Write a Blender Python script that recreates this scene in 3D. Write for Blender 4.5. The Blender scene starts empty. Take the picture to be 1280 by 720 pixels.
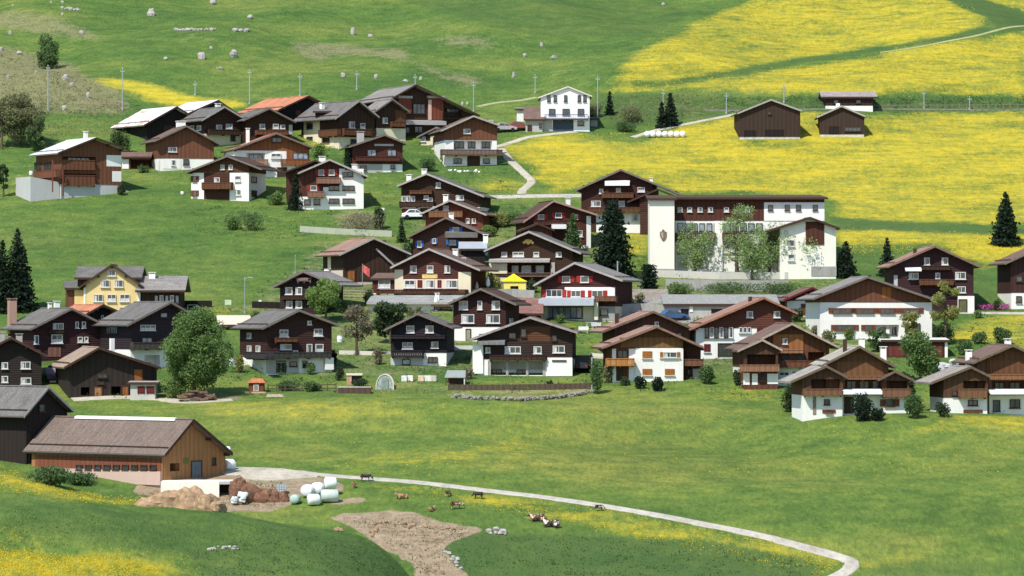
import bpy, math, random
import numpy as np
from mathutils import Matrix, Vector
R = math.radians
scene = bpy.context.scene
COL = scene.collection
rng = random.Random(7)

# ------------------------------------------------------------------ camera, light
PITCH = R(-0.3); HF = R(7.0); F = 640/math.tan(HF); CZ = 90.0
cam = bpy.data.cameras.new('camera'); camo = bpy.data.objects.new('camera', cam); COL.objects.link(camo)
cam.sensor_width = 36; cam.lens = 18/math.tan(HF); cam.clip_start = 1; cam.clip_end = 9000
camo.location = (0, 0, CZ); camo.rotation_euler = (R(90)-PITCH, 0, 0)
scene.camera = camo
SUN_EL = R(52); SUN_AZ = math.atan2(-0.56, -0.83)          # towards the sun: left of and behind the camera
sd = Vector((math.sin(SUN_AZ)*math.cos(SUN_EL), math.cos(SUN_AZ)*math.cos(SUN_EL), math.sin(SUN_EL)))
w = bpy.data.worlds.new("World"); scene.world = w; w.use_nodes = True
nt = w.node_tree; bgn = nt.nodes['Background']
sky = nt.nodes.new('ShaderNodeTexSky'); sky.sky_type = 'NISHITA'; sky.sun_disc = False
sky.sun_elevation = SUN_EL; sky.sun_rotation = SUN_AZ; sky.altitude = 1400
nt.links.new(sky.outputs[0], bgn.inputs[0]); bgn.inputs[1].default_value = 0.15
sl = bpy.data.lights.new('sun', 'SUN'); sl.energy = 4.2; sl.angle = R(0.5); sl.color = (1.0, 0.955, 0.88)
so = bpy.data.objects.new('sun', sl); COL.objects.link(so); so.location = (0, 0, 300)
so.rotation_euler = (-sd).to_track_quat('-Z', 'Y').to_euler()
vs = scene.view_settings; vs.view_transform = 'Standard'; vs.look = 'None'; vs.exposure = 0.42; vs.gamma = 1.0
vs.use_curve_mapping = False

# ------------------------------------------------------------------ terrain function
_Yi = [(420,720),(430,668),(452,600),(472,560),(505,500),(522,470),(546,430),(572,390),(596,350),(626,300),(658,250),(690,200),(722,150),(755,100),(795,50),(840,0),(880,-50),(960,-135),(1100,-270),(1500,-560),(2200,-900),(4000,-1300)]
_Y = np.array([40, 150, 300, 385, 400.]+[a for a, b in _Yi])
_Z = np.array([CZ-14, CZ-38, CZ-48, CZ-40, CZ-33]+[CZ-a*math.tan(PITCH+math.atan((b-360)/F)) for a, b in _Yi])
_h = np.diff(_Y); _d = np.diff(_Z)/_h
_m = np.zeros(len(_Y)); _m[0] = _d[0]; _m[-1] = _d[-1]
for i in range(1, len(_Y)-1):
    if _d[i-1]*_d[i] > 0:
        a, b = 2*_h[i]+_h[i-1], _h[i]+2*_h[i-1]
        _m[i] = (a+b)/(a/_d[i-1]+b/_d[i])
def base(Y):
    Y = np.clip(Y, 40, 3999.)
    k = np.clip(np.searchsorted(_Y, Y, side='right')-1, 0, len(_h)-1)
    t = (Y-_Y[k])/_h[k]
    return ((1+2*t)*(1-t)**2*_Z[k] + t*(1-t)**2*_h[k]*_m[k] + t*t*(3-2*t)*_Z[k+1] + t*t*(t-1)*_h[k]*_m[k+1])
_cx = np.array([-400, -200, 0, 90, 180, 300, 400, 450, 485, 515, 560, 640, 2000.])
_cy = np.array([560, 575, 592, 609, 622, 640, 656, 668, 690, 722, 790, 900, 1500.])
def terr(X, Y):
    X = np.asarray(X, float); Y = np.asarray(Y, float)
    z = base(Y)
    und = (0.45*np.sin(X/13+Y/31)+0.35*np.sin(X/7.3-Y/19+1)+0.25*np.sin(X/4.1+Y/9+2)*0.6)
    amp = np.clip((Y-700)/80, 0, 1)*1.6 + 0.5*np.exp(-((Y-480)/22)**2) + 0.12
    z = z + und*amp
    # broad hollow and swell in the meadow below the village
    z = z + 1.9*np.exp(-((X+10)/24)**2-((Y-493)/10)**2) - 1.5*np.exp(-((X-14)/17)**2-((Y-480)/9)**2) + 1.9*np.exp(-((X-42)/18)**2-((Y-482)/10)**2) - 0.8*np.exp(-((X-30)/22)**2-((Y-458)/6)**2)
    # bank beneath the upper road on the right, knoll on the far left
    z = z + 1.3/(1+np.exp(-(Y-738)/1.5))*np.clip((X-5)/30, 0, 1)*np.exp(-np.clip(Y-745, 0, 400)/40)
    z = z + 3.0*np.exp(-((X+92)/22)**2-((Y-745)/16)**2)
    # near knoll, lower left
    px = 640+X/405*F
    yc = sum(np.interp(px+q_, _cx, _cy) for q_ in (-36, -18, 0, 18, 36))/5; zc = CZ-405*np.tan(PITCH+(yc-360)/F)
    dy = Y-405
    mz = zc - np.where(dy < 0, 0.006*dy*dy, 0.035*dy*dy) + 0.25*np.sin(X/3.1+Y/5)+0.2*np.sin(X/5.7-Y/3.3)
    k = 0.7
    d = np.clip((z-mz)/k, -30, 30)
    z = z + k*np.log1p(np.exp(-d))
    return z
def ray(px, py):
    xn = (px-640)/F; yn = -(py-360)/F
    return Vector((xn, math.cos(PITCH)+yn*math.sin(PITCH), -math.sin(PITCH)+yn*math.cos(PITCH)))
_T = np.concatenate([np.linspace(330, 1000, 3400)])
def ground(px, py):
    d = ray(px, py)
    t = _T/d.y
    X = d.x*t; Y = d.y*t; Z = CZ+d.z*t
    h = terr(X, Y)
    k = np.nonzero(Z <= h)[0]
    i = int(k[0]) if len(k) else len(_T)-1
    return Vector((float(X[i]), float(Y[i]), float(h[i])))
def pix(X, Y, Z):
    zz = Z-CZ
    dep = Y*math.cos(PITCH)-zz*math.sin(PITCH); up = Y*math.sin(PITCH)+zz*math.cos(PITCH)
    return 640+X/dep*F, 360-up/dep*F
def gz(x, y): return float(terr(x, y))

# ------------------------------------------------------------------ materials
MATS = {}
def newmat(name):
    m = bpy.data.materials.new(name); m.use_nodes = True
    return m, m.node_tree.nodes, m.node_tree.links, m.node_tree.nodes['Principled BSDF']
def ramp(nodes, links, src, stops):
    r = nodes.new('ShaderNodeValToRGB'); links.new(src, r.inputs[0])
    el = r.color_ramp.elements
    while len(el) < len(stops): el.new(0.5)
    for e, (p, c) in zip(el, stops): e.position = p; e.color = (*c, 1)
    return r.outputs[0]
def mapping(nodes, links, sc, kind='Object', rot=(0, 0, 0)):
    tc = nodes.new('ShaderNodeTexCoord'); mp = nodes.new('ShaderNodeMapping')
    mp.inputs['Scale'].default_value = sc; mp.inputs['Rotation'].default_value = rot
    links.new(tc.outputs[kind], mp.inputs[0]); return mp.outputs[0]
def noise(nodes, links, vec, scale, detail=4, rough=0.6):
    n = nodes.new('ShaderNodeTexNoise'); n.inputs['Scale'].default_value = scale
    n.inputs['Detail'].default_value = detail; n.inputs['Roughness'].default_value = rough
    if vec: links.new(vec, n.inputs['Vector'])
    return n.outputs[0]
def mixc(nodes, links, fac, a, b, mode='MIX'):
    m = nodes.new('ShaderNodeMix'); m.data_type = 'RGBA'; m.blend_type = mode
    for i, v in ((0, fac), (6, a), (7, b)):
        if isinstance(v, (int, float)): m.inputs[i].default_value = v
        elif isinstance(v, tuple): m.inputs[i].default_value = (*v, 1)
        else: links.new(v, m.inputs[i])
    return m.outputs[2]
def mathn(nodes, links, op, a, b=None, clamp=False):
    m = nodes.new('ShaderNodeMath'); m.operation = op; m.use_clamp = clamp
    for i, v in ((0, a), (1, b)):
        if v is None: continue
        if isinstance(v, (int, float)): m.inputs[i].default_value = v
        else: links.new(v, m.inputs[i])
    return m.outputs[0]
def bump(nodes, links, b, h, strength, dist):
    n = nodes.new('ShaderNodeBump'); n.inputs['Strength'].default_value = strength; n.inputs['Distance'].default_value = dist
    links.new(h, n.inputs['Height']); links.new(n.outputs[0], b.inputs['Normal'])

def M(kind, c=(0.5, 0.5, 0.5), rough=0.8, v=0.25):
    """kinds: plain, plaster, wood (vertical boards), log (horizontal), tile, sheet, stone, leaf, glass, metal"""
    key = (kind, c, rough, v)
    if key in MATS: return MATS[key]
    m, N, L, B = newmat(kind+'_%d' % len(MATS))
    B.inputs['Roughness'].default_value = rough
    if kind not in ('glass', 'metal', 'sheet'): B.inputs['Specular IOR Level'].default_value = 0.12
    dk = tuple(x*(1-v) for x in c); lt = tuple(min(1, x*(1+v)) for x in c)
    oi = N.new('ShaderNodeObjectInfo')
    if kind == 'plain':
        n = noise(N, L, mapping(N, L, (1, 1, 1)), 3)
        L.new(ramp(N, L, n, [(0.3, dk), (0.7, lt)]), B.inputs[0])
    elif kind == 'plaster':
        p = mapping(N, L, (1, 1, 0.35)); n = noise(N, L, p, 0.9, 6, 0.65)
        col = ramp(N, L, n, [(0.35, tuple(x*(1-v*0.8) for x in c)), (0.6, c)])
        n2 = noise(N, L, mapping(N, L, (1, 1, 1)), 14, 3)
        L.new(col, B.inputs[0]); bump(N, L, B, n2, 0.25, 0.02)
    elif kind in ('wood', 'log'):
        sc = (5.5, 5.5, 0.25) if kind == 'wood' else (0.25, 0.25, 5.0)
        p = mapping(N, L, sc); n = noise(N, L, p, 1.0, 5, 0.7)
        col = ramp(N, L, n, [(0.25, dk), (0.5, c), (0.78, lt)])
        big = noise(N, L, mapping(N, L, (1, 1, 1)), 0.35, 3)
        col = mixc(N, L, mathn(N, L, 'MULTIPLY', big, 0.45), col, tuple(0.7*x+0.007 for x in c))
        wv = N.new('ShaderNodeTexWave'); wv.wave_type = 'BANDS'; wv.bands_direction = 'Z' if kind == 'log' else 'DIAGONAL'
        wv.inputs['Scale'].default_value = 1.1 if kind == 'log' else 0.9; wv.inputs['Distortion'].default_value = 0.3
        L.new(mapping(N, L, (1, 1, 1) if kind == 'log' else (1, 1, 0)), wv.inputs[0])
        col = mixc(N, L, 0.35, col, ramp(N, L, wv.outputs[0], [(0.05, (0.45, 0.45, 0.45)), (0.3, (1, 1, 1))]), 'MULTIPLY')
        L.new(col, B.inputs[0]); bump(N, L, B, wv.outputs[0], 0.5, 0.05)
    elif kind == 'tile':
        p = mapping(N, L, (1, 1, 1))
        n = noise(N, L, p, 0.7, 5, 0.7); n2 = noise(N, L, p, 6, 2)
        col = ramp(N, L, n, [(0.3, dk), (0.5, c), (0.75, lt)])
        col = mixc(N, L, 0.5, col, ramp(N, L, n2, [(0.35, (0.5, 0.5, 0.5)), (0.65, (1.35, 1.33, 1.28))]), 'MULTIPLY')
        n3 = noise(N, L, mapping(N, L, (0.25, 2.2, 0.25)), 1.0, 4, .7); col = mixc(N, L, 0.45, col, ramp(N, L, n3, [(0.35, (0.6, 0.6, 0.58)), (0.62, (1.2, 1.18, 1.12))]), 'MULTIPLY')
        wv = N.new('ShaderNodeTexWave'); wv.bands_direction = 'Z'; wv.inputs['Scale'].default_value = 1.6
        wv.wave_profile = 'SAW'; L.new(p, wv.inputs[0])
        wy = N.new('ShaderNodeTexWave'); wy.bands_direction = 'Y'; wy.inputs['Scale'].default_value = 1.0; L.new(p, wy.inputs[0])
        col = mixc(N, L, 0.3, col, ramp(N, L, wv.outputs[0], [(0.0, (0.5, 0.5, 0.5)), (0.25, (1, 1, 1))]), 'MULTIPLY')
        L.new(col, B.inputs[0])
        bump(N, L, B, mathn(N, L, 'ADD', wv.outputs[0], mathn(N, L, 'MULTIPLY', wy.outputs[0], 0.5)), 0.5, 0.05)
    elif kind == 'sheet':
        p = mapping(N, L, (0.8, 0.8, 0.8)); n = noise(N, L, p, 0.8, 5, 0.7)
        col = ramp(N, L, n, [(0.3, dk), (0.55, c)])
        wy = N.new('ShaderNodeTexWave'); wy.bands_direction = 'Y'; wy.inputs['Scale'].default_value = 0.8; L.new(mapping(N, L, (1, 1, 1)), wy.inputs[0])
        L.new(col, B.inputs[0]); bump(N, L, B, wy.outputs[0], 0.4, 0.04); B.inputs['Metallic'].default_value = 0.15
    elif kind == 'rust':
        p = mapping(N, L, (0.8, 0.25, 0.8)); n = noise(N, L, p, 0.9, 6, 0.7)
        L.new(ramp(N, L, n, [(0.36, (0.55, 0.25, 0.14)), (0.5, c)]), B.inputs[0])
    elif kind == 'stone':
        vo = N.new('ShaderNodeTexVoronoi'); vo.inputs['Scale'].default_value = 2.2; L.new(mapping(N, L, (1, 1, 1.4)), vo.inputs[0])
        n = noise(N, L, mapping(N, L, (1, 1, 1)), 3, 5)
        col = mixc(N, L, 0.5, ramp(N, L, vo.outputs[1], [(0.2, dk), (0.8, lt)]), ramp(N, L, n, [(0.3, dk), (0.7, lt)]))
        L.new(col, B.inputs[0]); bump(N, L, B, n, 0.6, 0.15)
    elif kind == 'leaf':
        n = noise(N, L, mapping(N, L, (1, 1, 1)), 1.1, 3)
        n2 = noise(N, L, mapping(N, L, (1, 1, 1)), 7, 2)
        s = mathn(N, L, 'ADD', mathn(N, L, 'MULTIPLY', n, 0.6), mathn(N, L, 'MULTIPLY', n2, 0.4))
        col = ramp(N, L, s, [(0.32, dk), (0.5, c), (0.66, lt)])
        L.new(col, B.inputs[0])
        tr = N.new('ShaderNodeBsdfTranslucent'); L.new(col, tr.inputs[0])
        mx = N.new('ShaderNodeMixShader'); mx.inputs[0].default_value = 0.45
        L.new(B.outputs[0], mx.inputs[1]); L.new(tr.outputs[0], mx.inputs[2])
        L.new(mx.outputs[0], N['Material Output'].inputs[0])
        B.inputs['Specular IOR Level'].default_value = 0.2
    elif kind == 'glass':
        n = noise(N, L, mapping(N, L, (1, 1, 1)), 1.5, 2)
        L.new(ramp(N, L, n, [(0.35, dk), (0.65, lt)]), B.inputs[0]); B.inputs['Specular IOR Level'].default_value = 0.8
    elif kind == 'metal':
        B.inputs[0].default_value = (*c, 1); B.inputs['Metallic'].default_value = 0.6
    MATS[key] = m; return m

PLW = lambda c=(0.80, 0.78, 0.72): M('plaster', c, 0.9, 0.10)
WHITE = PLW(); CREAM = PLW((0.68, 0.6, 0.42)); YEL = PLW((0.72, 0.53, 0.24)); GREYW = PLW((0.42, 0.41, 0.38)); CONC = M('plaster', (0.34, 0.33, 0.30), 0.9, 0.3)
LGREY = PLW((0.46, 0.465, 0.45))
DARK = M('log', (0.050, 0.026, 0.016)); DARKV = M('wood', (0.050, 0.028, 0.018)); BROWN = M('log', (0.105, 0.045, 0.024)); BROWNV = M('wood', (0.125, 0.055, 0.028))
MAROON = M('log', (0.085, 0.031, 0.021)); RED = M('wood', (0.17, 0.050, 0.030)); MID = M('log', (0.075, 0.034, 0.023))
ORANGE = M('wood', (0.30, 0.115, 0.035)); TAN = M('wood', (0.34, 0.17, 0.07)); MAROONV = M('wood', (0.088, 0.033, 0.022)); REDBROWN = M('wood', (0.165, 0.068, 0.038))
BLACKW = M('wood', (0.02, 0.016, 0.015))
T_GREY = M('tile', (0.155, 0.147, 0.140), 0.75); T_LGREY = M('tile', (0.24, 0.225, 0.215), 0.75); T_BROWN = M('tile', (0.17, 0.115, 0.095), 0.8); T_DKBR = M('tile', (0.095, 0.062, 0.048), 0.8)
T_PINK = M('tile', (0.31, 0.195, 0.155), 0.8); T_ORANGE = M('tile', (0.50, 0.215, 0.125), 0.8); T_RED = M('tile', (0.38, 0.165, 0.12), 0.8); T_TAN = M('tile', (0.33, 0.25, 0.19), 0.8)
T_WHITE = M('sheet', (0.75, 0.76, 0.78), 0.5, 0.12); T_RUST = M('rust', (0.78, 0.76, 0.76), 0.55); T_BARN = M('tile', (0.175, 0.135, 0.115), 0.8, 0.14)
T_BLUE = M('sheet', (0.42, 0.46, 0.50), 0.5, 0.15)
GLASS = M('glass', (0.035, 0.045, 0.055), 0.12, 0.5); GLASSB = M('glass', (0.20, 0.25, 0.29), 0.15, 0.35); CURT = M('plain', (0.50, 0.50, 0.48), 0.8, 0.2)
FRW = M('plain', (0.60, 0.58, 0.54), 0.6, 0.08); FRD = M('plain', (0.06, 0.035, 0.025), 0.7, 0.1); FRN = M('plain', (0.15, 0.06, 0.03), 0.7, 0.15)
SH_RED = M('plain', (0.33, 0.03, 0.025), 0.6, 0.1); SH_BLUE = M('plain', (0.035, 0.12, 0.38), 0.6, 0.1); SH_OR = M('plain', (0.36, 0.14, 0.035), 0.6, 0.15); SH_BR = M('plain', (0.17, 0.06, 0.03), 0.7, 0.2); SH_MAR = M('plain', (0.13, 0.02, 0.02), 0.6, 0.1); SH_GRN = M('plain', (0.13, 0.15, 0.08), 0.6, 0.1)
CLOTH = M('plain', (0.78, 0.78, 0.76), 0.8, 0.06); CLOTHG = M('plain', (0.40, 0.41, 0.42), 0.8, 0.1)
POLE = M('metal', (0.42, 0.45, 0.44), 0.5); BARK = M('stone', (0.10, 0.075, 0.055), 0.95); ROCK = M('stone', (0.36, 0.34, 0.31), 0.95)
EARTHY = M('stone', (0.33, 0.22, 0.13), 0.98, 0.4)

# ------------------------------------------------------------------ mesh helpers
class MB:
    def __init__(s): s.v = []; s.f = []
    def add(s, vs, fs):
        o = len(s.v); s.v += [tuple(p) for p in vs]; s.f += [tuple(i+o for i in f) for f in fs]; return s
    def box(s, a, b, mp=None):
        a, b = [min(p, q) for p, q in zip(a, b)], [max(p, q) for p, q in zip(a, b)]
        vs = [(x, y, z) for z in (a[2], b[2]) for y in (a[1], b[1]) for x in (a[0], b[0])]
        if mp: vs = [mp(*p) for p in vs]
        return s.add(vs, [(0, 2, 3, 1), (4, 5, 7, 6), (0, 1, 5, 4), (2, 6, 7, 3), (0, 4, 6, 2), (1, 3, 7, 5)])
    def prism(s, prof, ax, c0, c1):
        n = len(prof); f = (lambda a, b, c: (a, c, b)) if ax == 'y' else (lambda a, b, c: (c, a, b))
        return s.add([f(a, b, c0) for a, b in prof]+[f(a, b, c1) for a, b in prof],
                     [tuple(range(n)), tuple(range(2*n-1, n-1, -1))]+[(i, i+n, (i+1) % n+n, (i+1) % n) for i in range(n)])
    def quadbar(s, p, q, hw, up=Vector((0, 0, 1)), hh=None):
        p = Vector(p); q = Vector(q); d = (q-p).normalized(); sx = d.cross(up)
        if sx.length < 1e-3: sx = Vector((1, 0, 0))
        sx = sx.normalized()*hw; u = sx.cross(d).normalized()*(hh or hw)
        return s.add([p-sx-u, p+sx-u, p+sx+u, p-sx+u, q-sx-u, q+sx-u, q+sx+u, q-sx+u],
                     [(0, 1, 2, 3), (7, 6, 5, 4), (0, 4, 5, 1), (1, 5, 6, 2), (2, 6, 7, 3), (3, 7, 4, 0)])
    def tube(s, pts, rad, n=7):
        pts = [Vector(p) for p in pts]; o = len(s.v)
        for i, p in enumerate(pts):
            d = (pts[min(i+1, len(pts)-1)]-pts[max(i-1, 0)]).normalized()
            a = d.cross(Vector((0.3, 1, 0.1))).normalized(); b = d.cross(a)
            for k in range(n):
                t = 2*math.pi*k/n; s.v.append(tuple(p+(a*math.cos(t)+b*math.sin(t))*rad[i]))
        for i in range(len(pts)-1):
            for k in range(n):
                s.f.append((o+i*n+k, o+i*n+(k+1) % n, o+(i+1)*n+(k+1) % n, o+(i+1)*n+k))
        s.f.append(tuple(o+k for k in range(n))); s.f.append(tuple(o+(len(pts)-1)*n+k for k in range(n-1, -1, -1)))
        return s
    def lathe(s, c, prof, n=16):
        o = len(s.v)
        for r, z in prof:
            for k in range(n):
                t = 2*math.pi*k/n; s.v.append((c[0]+r*math.cos(t), c[1]+r*math.sin(t), c[2]+z))
        for i in range(len(prof)-1):
            for k in range(n): s.f.append((o+i*n+k, o+i*n+(k+1) % n, o+(i+1)*n+(k+1) % n, o+(i+1)*n+k))
        return s
    def blob(s, c, r, amp=0.2, seed=0, n=10, m=7):
        q = random.Random(seed); ph = [q.uniform(0, 6.3) for _ in range(6)]; o = len(s.v)
        for i in range(m+1):
            th = math.pi*i/m
            for k in range(n):
                t = 2*math.pi*k/n
                e = 1+amp*(math.sin(2*t+ph[0]+th*2)+math.sin(3*t+ph[1]-th)+math.sin(th*4+ph[2]))*0.5+q.uniform(-amp, amp)*0.4*(0 < i < m)
                s.v.append((c[0]+r[0]*math.sin(th)*math.cos(t)*e, c[1]+r[1]*math.sin(th)*math.sin(t)*e, c[2]+r[2]*math.cos(th)*(e if 0 < i < m else 1)))
        for i in range(m):
            for k in range(n): s.f.append((o+i*n+k, o+(i+1)*n+k, o+(i+1)*n+(k+1) % n, o+i*n+(k+1) % n))
        return s
    def build(s, name, mat, parent=None, basis=None, smooth=False):
        me = bpy.data.meshes.new(name); me.from_pydata(s.v, [], s.f); me.validate()
        me.materials.append(mat)
        import bmesh
        bm = bmesh.new(); bm.from_mesh(me); bmesh.ops.recalc_face_normals(bm, faces=bm.faces); bm.to_mesh(me); bm.free()
        if smooth: me.polygons.foreach_set('use_smooth', [True]*len(me.polygons))
        o = bpy.data.objects.new(name, me); COL.objects.link(o)
        if parent: o.parent = parent
        if basis is not None: o.matrix_basis = basis
        return o
def tag(o, label=None, cat=None, group=None, kind=None):
    if label: o['label'] = label
    if cat: o['category'] = cat
    if group: o['group'] = group
    if kind: o['kind'] = kind
    return o
def empty(name, loc, rz=0, label=None, cat=None, group=None):
    o = bpy.data.objects.new(name, None); COL.objects.link(o); o.location = loc; o.rotation_euler = (0, 0, rz); o.empty_display_size = 0.5
    return tag(o, label, cat, group)
def copy_tree(o, parent=None):
    c = o.copy(); COL.objects.link(c); c.parent = parent
    for ch in list(o.children): copy_tree(ch, c)
    return c
def cut(obj, boxes):
    for (mb, ) in boxes:
        me = bpy.data.meshes.new('cutter'); me.from_pydata(mb.v, [], mb.f)
        import bmesh
        bm = bmesh.new(); bm.from_mesh(me); bmesh.ops.recalc_face_normals(bm, faces=bm.faces); bm.to_mesh(me); bm.free()
        co = bpy.data.objects.new('cutter', me); COL.objects.link(co); co.matrix_world = Matrix()
        md = obj.modifiers.new('b', 'BOOLEAN'); md.object = co; md.operation = 'DIFFERENCE'; md.solver = 'EXACT'
        par, bas = obj.parent, obj.matrix_basis.copy(); obj.parent = None; obj.matrix_basis = Matrix()
        bpy.context.view_layer.update()
        ev = obj.evaluated_get(bpy.context.evaluated_depsgraph_get()); nm = bpy.data.meshes.new_from_object(ev)
        obj.modifiers.clear(); obj.data = nm; obj.parent = par; obj.matrix_basis = bas
        bpy.data.objects.remove(co)

FOOT = []; LVG = M('metal', (0.20, 0.17, 0.15), 0.5)
# ------------------------------------------------------------------ houses
class House:
    def __init__(s, name, label, cat, xL, xR, yb, roof, yaw=0, L=11, wall=DARK, base=WHITE, split=None, rmat=T_GREY, verge=FRD,
                 ov=1.1, side=0.0, rtype='gable', th=0.23, root=None, group=None, below=3.0, purlins=True, at=None, fp=True):
        s.yaw = R(yaw); s.L = L
        s.g = at.copy() if at else ground((xL+xR)/2, yb)
        s.ex = Vector((math.cos(s.yaw), math.sin(s.yaw), 0)); s.ey = Vector((-math.sin(s.yaw), math.cos(s.yaw), 0))
        s.s = F/s.g.y
        mw = Matrix.Translation(s.g) @ Matrix.Rotation(s.yaw, 4, 'Z')
        if root is None:
            s.root = empty(name, s.g, s.yaw, label, cat, group); s.M = Matrix(); s.rm = mw
        else:
            s.root = root.root; s.M = root.rm.inverted() @ mw; s.rm = root.rm
        s.u0 = s.hit(xL, yb)[0]; s.u1 = s.hit(xR, yb)[0]
        if fp: FOOT.append((name+' '+str((xL, xR, yb)), [tuple((s.g+s.ex*u+s.ey*v).xy) for u, v in ((s.u0, 0), (s.u1, 0), (s.u1, L), (s.u0, L))], s.root.name))
        t = th; z1 = s.hit(xL, split)[1] if split else None
        s.z1 = z1
        if rtype == 'gable':
            pts = [s.hit(*p, -ov) for p in roof]
            (a, za), (c, zc), (b, zb) = pts
            a = min(a, s.u0-0.25); b = max(b, s.u1+0.25)
            def zt(u): return za+(zc-za)*(u-a)/(c-a) if u < c else zc+(zb-zc)*(u-c)/(b-c)
            s.zt = zt
            e = t*0.75
            prof_top = [(s.u1, zt(s.u1)-e), (c, zc-e), (s.u0, zt(s.u0)-e)]
            y0, y1 = -ov, L+0.8
            vs = []
            for y in (y0, y1):
                vs += [(a, y, za), (c, y, zc), (b, y, zb), (b, y, zb-t), (c, y, zc-t), (a, y, za-t)]
            fs = [(0, 1, 7, 6), (1, 2, 8, 7), (5, 11, 10, 4), (4, 10, 9, 3), (0, 6, 11, 5), (2, 3, 9, 8), (0, 5, 4, 1), (1, 4, 3, 2), (6, 7, 10, 11), (7, 8, 9, 10)]
            s.roof = MB().add(vs, fs).build('roof', rmat, s.root, s.M)
            ax, c0, c1 = 'y', 0, L
            # barge boards along the front verge, ridge cap
            vb = MB()
            for p, q in (((a, za), (c, zc)), ((c, zc), (b, zb))):
                vb.add([(p[0], y0-0.07, p[1]+0.05), (q[0], y0-0.07, q[1]+0.05), (q[0], y0-0.07, q[1]-t-0.01), (p[0], y0-0.07, p[1]-t-0.01),
                        (p[0], y0-0.002, p[1]+0.05), (q[0], y0-0.002, q[1]+0.05), (q[0], y0-0.002, q[1]-t-0.01), (p[0], y0-0.002, p[1]-t-0.01)],
                       [(0, 1, 2, 3), (7, 6, 5, 4), (0, 4, 5, 1), (1, 5, 6, 2), (2, 6, 7, 3), (3, 7, 4, 0)])
            vb.build('verge_board', verge, s.root, s.M)
            rc = MB(); rc.prism([(c-0.2, zc-0.03), (c, zc+0.07), (c+0.2, zc-0.03), (c, zc-0.12)], 'y', y0-0.03, y1+0.03); rc.build('ridge_cap', rmat, s.root, s.M)
            if purlins:
                for sg, (p, e_) in ((-1, ((a, za), (c, zc))), (1, ((b, zb), (c, zc)))):
                    q_ = (p[0]+(e_[0]-p[0])*.16, p[1]+(e_[1]-p[1])*.16)
                    sn = MB().box((q_[0]-.05, y0+.15, q_[1]+.10), (q_[0]+.05, y1-.15, q_[1]+.20))
                    for i_ in range(6): yy = y0+.3+(y1-y0-.6)*i_/5; sn.box((q_[0]-.03, yy-.03, q_[1]-.05), (q_[0]+.03, yy+.03, q_[1]+.098))
                    sn.build('snow_guard', FRD, s.root, s.M)
                    MB().box((p[0]+sg*.01, y0+.02, p[1]-.16), (p[0]+sg*.13, y1-.02, p[1]-.04)).build('gutter', LVG, s.root, s.M)
                for fr in (0.0, 0.5, 1.0):
                    for sgn in ((-1, 1) if fr else (1,)):
                        u = c+(s.u1-c-0.12 if sgn > 0 else s.u0-c+0.12)*fr
                        zz = zt(u)-t-0.02
                        MB().box((u-0.11, -ov+0.15, zz-0.28), (u+0.11, 0.2, zz)).build('purlin', FRD, s.root, s.M)
        else:
            if rtype == 'ridgex':
                ye, yr = roof
                ze = s.hit((xL+xR)/2, ye, -ov)[1]; zr = s.hit((xL+xR)/2, yr, L/2)[1]
                P = [(-ov, ze), (L/2, zr), (L+ov, ze)]
            else:
                ye, yr = roof
                ze = s.hit((xL+xR)/2, ye, -ov)[1]; zr = s.hit((xL+xR)/2, yr, L)[1]
                P = [(-ov, ze), (L/2, (ze+zr)/2), (L+ov, zr)]
            def zt(v):
                return P[0][1]+(P[1][1]-P[0][1])*(v-P[0][0])/(P[1][0]-P[0][0]) if v < P[1][0] else P[1][1]+(P[2][1]-P[1][1])*(v-P[1][0])/(P[2][0]-P[1][0])
            s.zt = lambda u: zt(0)
            s.zv = zt
            e = t*0.75
            prof_top = [(L, zt(L)-e), (L/2, zt(L/2)-e), (0, zt(0)-e)]
            so_ = max(side, 0.35); x0, x1 = s.u0-so_, s.u1+so_
            vs = []
            for x in (x0, x1):
                vs += [(x, P[0][0], P[0][1]), (x, P[1][0], P[1][1]), (x, P[2][0], P[2][1]), (x, P[2][0], P[2][1]-t), (x, P[1][0], P[1][1]-t), (x, P[0][0], P[0][1]-t)]
            fs = [(0, 1, 7, 6), (1, 2, 8, 7), (5, 11, 10, 4), (4, 10, 9, 3), (0, 6, 11, 5), (2, 3, 9, 8), (0, 5, 4, 1), (1, 4, 3, 2), (6, 7, 10, 11), (7, 8, 9, 10)]
            s.roof = MB().add(vs, fs).build('roof', rmat, s.root, s.M)
            MB().box((x0, -ov-0.06, P[0][1]-t-0.03), (x1, -ov-0.003, P[0][1]+0.03)).build('eaves_board', verge, s.root, s.M)
            ax, c0, c1 = 'x', s.u0, s.u1
        q0, q1 = (s.u0, s.u1) if ax == 'y' else (0, L)
        mz = min(p[1] for p in prof_top)
        if z1 is None:
            s.wallo = MB().prism([(q0, -below), (q1, -below)]+prof_top, ax, c0, c1).build('wall', wall, s.root, s.M)
            s.walls = [s.wallo]
        else:
            z1 = min(z1, mz-0.15)
            a1 = MB().prism([(q0, -below), (q1, -below), (q1, z1), (q0, z1)], ax, c0, c1).build('lower_wall', base, s.root, s.M)
            k = 0.05
            tp = prof_top[:]
            a2 = MB().prism([(q0-k, z1+0.004), (q1+k, z1+0.004)]+[(p[0]+(k if i == 0 else -k if i == 2 else 0), p[1]) for i, p in enumerate(tp)], ax, c0-k, c1+k).build('upper_wall', wall, s.root, s.M)
            s.walls = [a1, a2]
    def hit(s, px, py, yl=0.0):
        d = ray(px, py); o = Vector((0, 0, CZ))-s.g
        t = (yl-o.dot(s.ey))/d.dot(s.ey); P = o+d*t
        return (P.dot(s.ex), P.z)
    def hits(s, px, py, u):
        d = ray(px, py); o = Vector((0, 0, CZ))-s.g
        t = (u-o.dot(s.ex))/d.dot(s.ex); P = o+d*t
        return (P.dot(s.ey), P.z)
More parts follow.
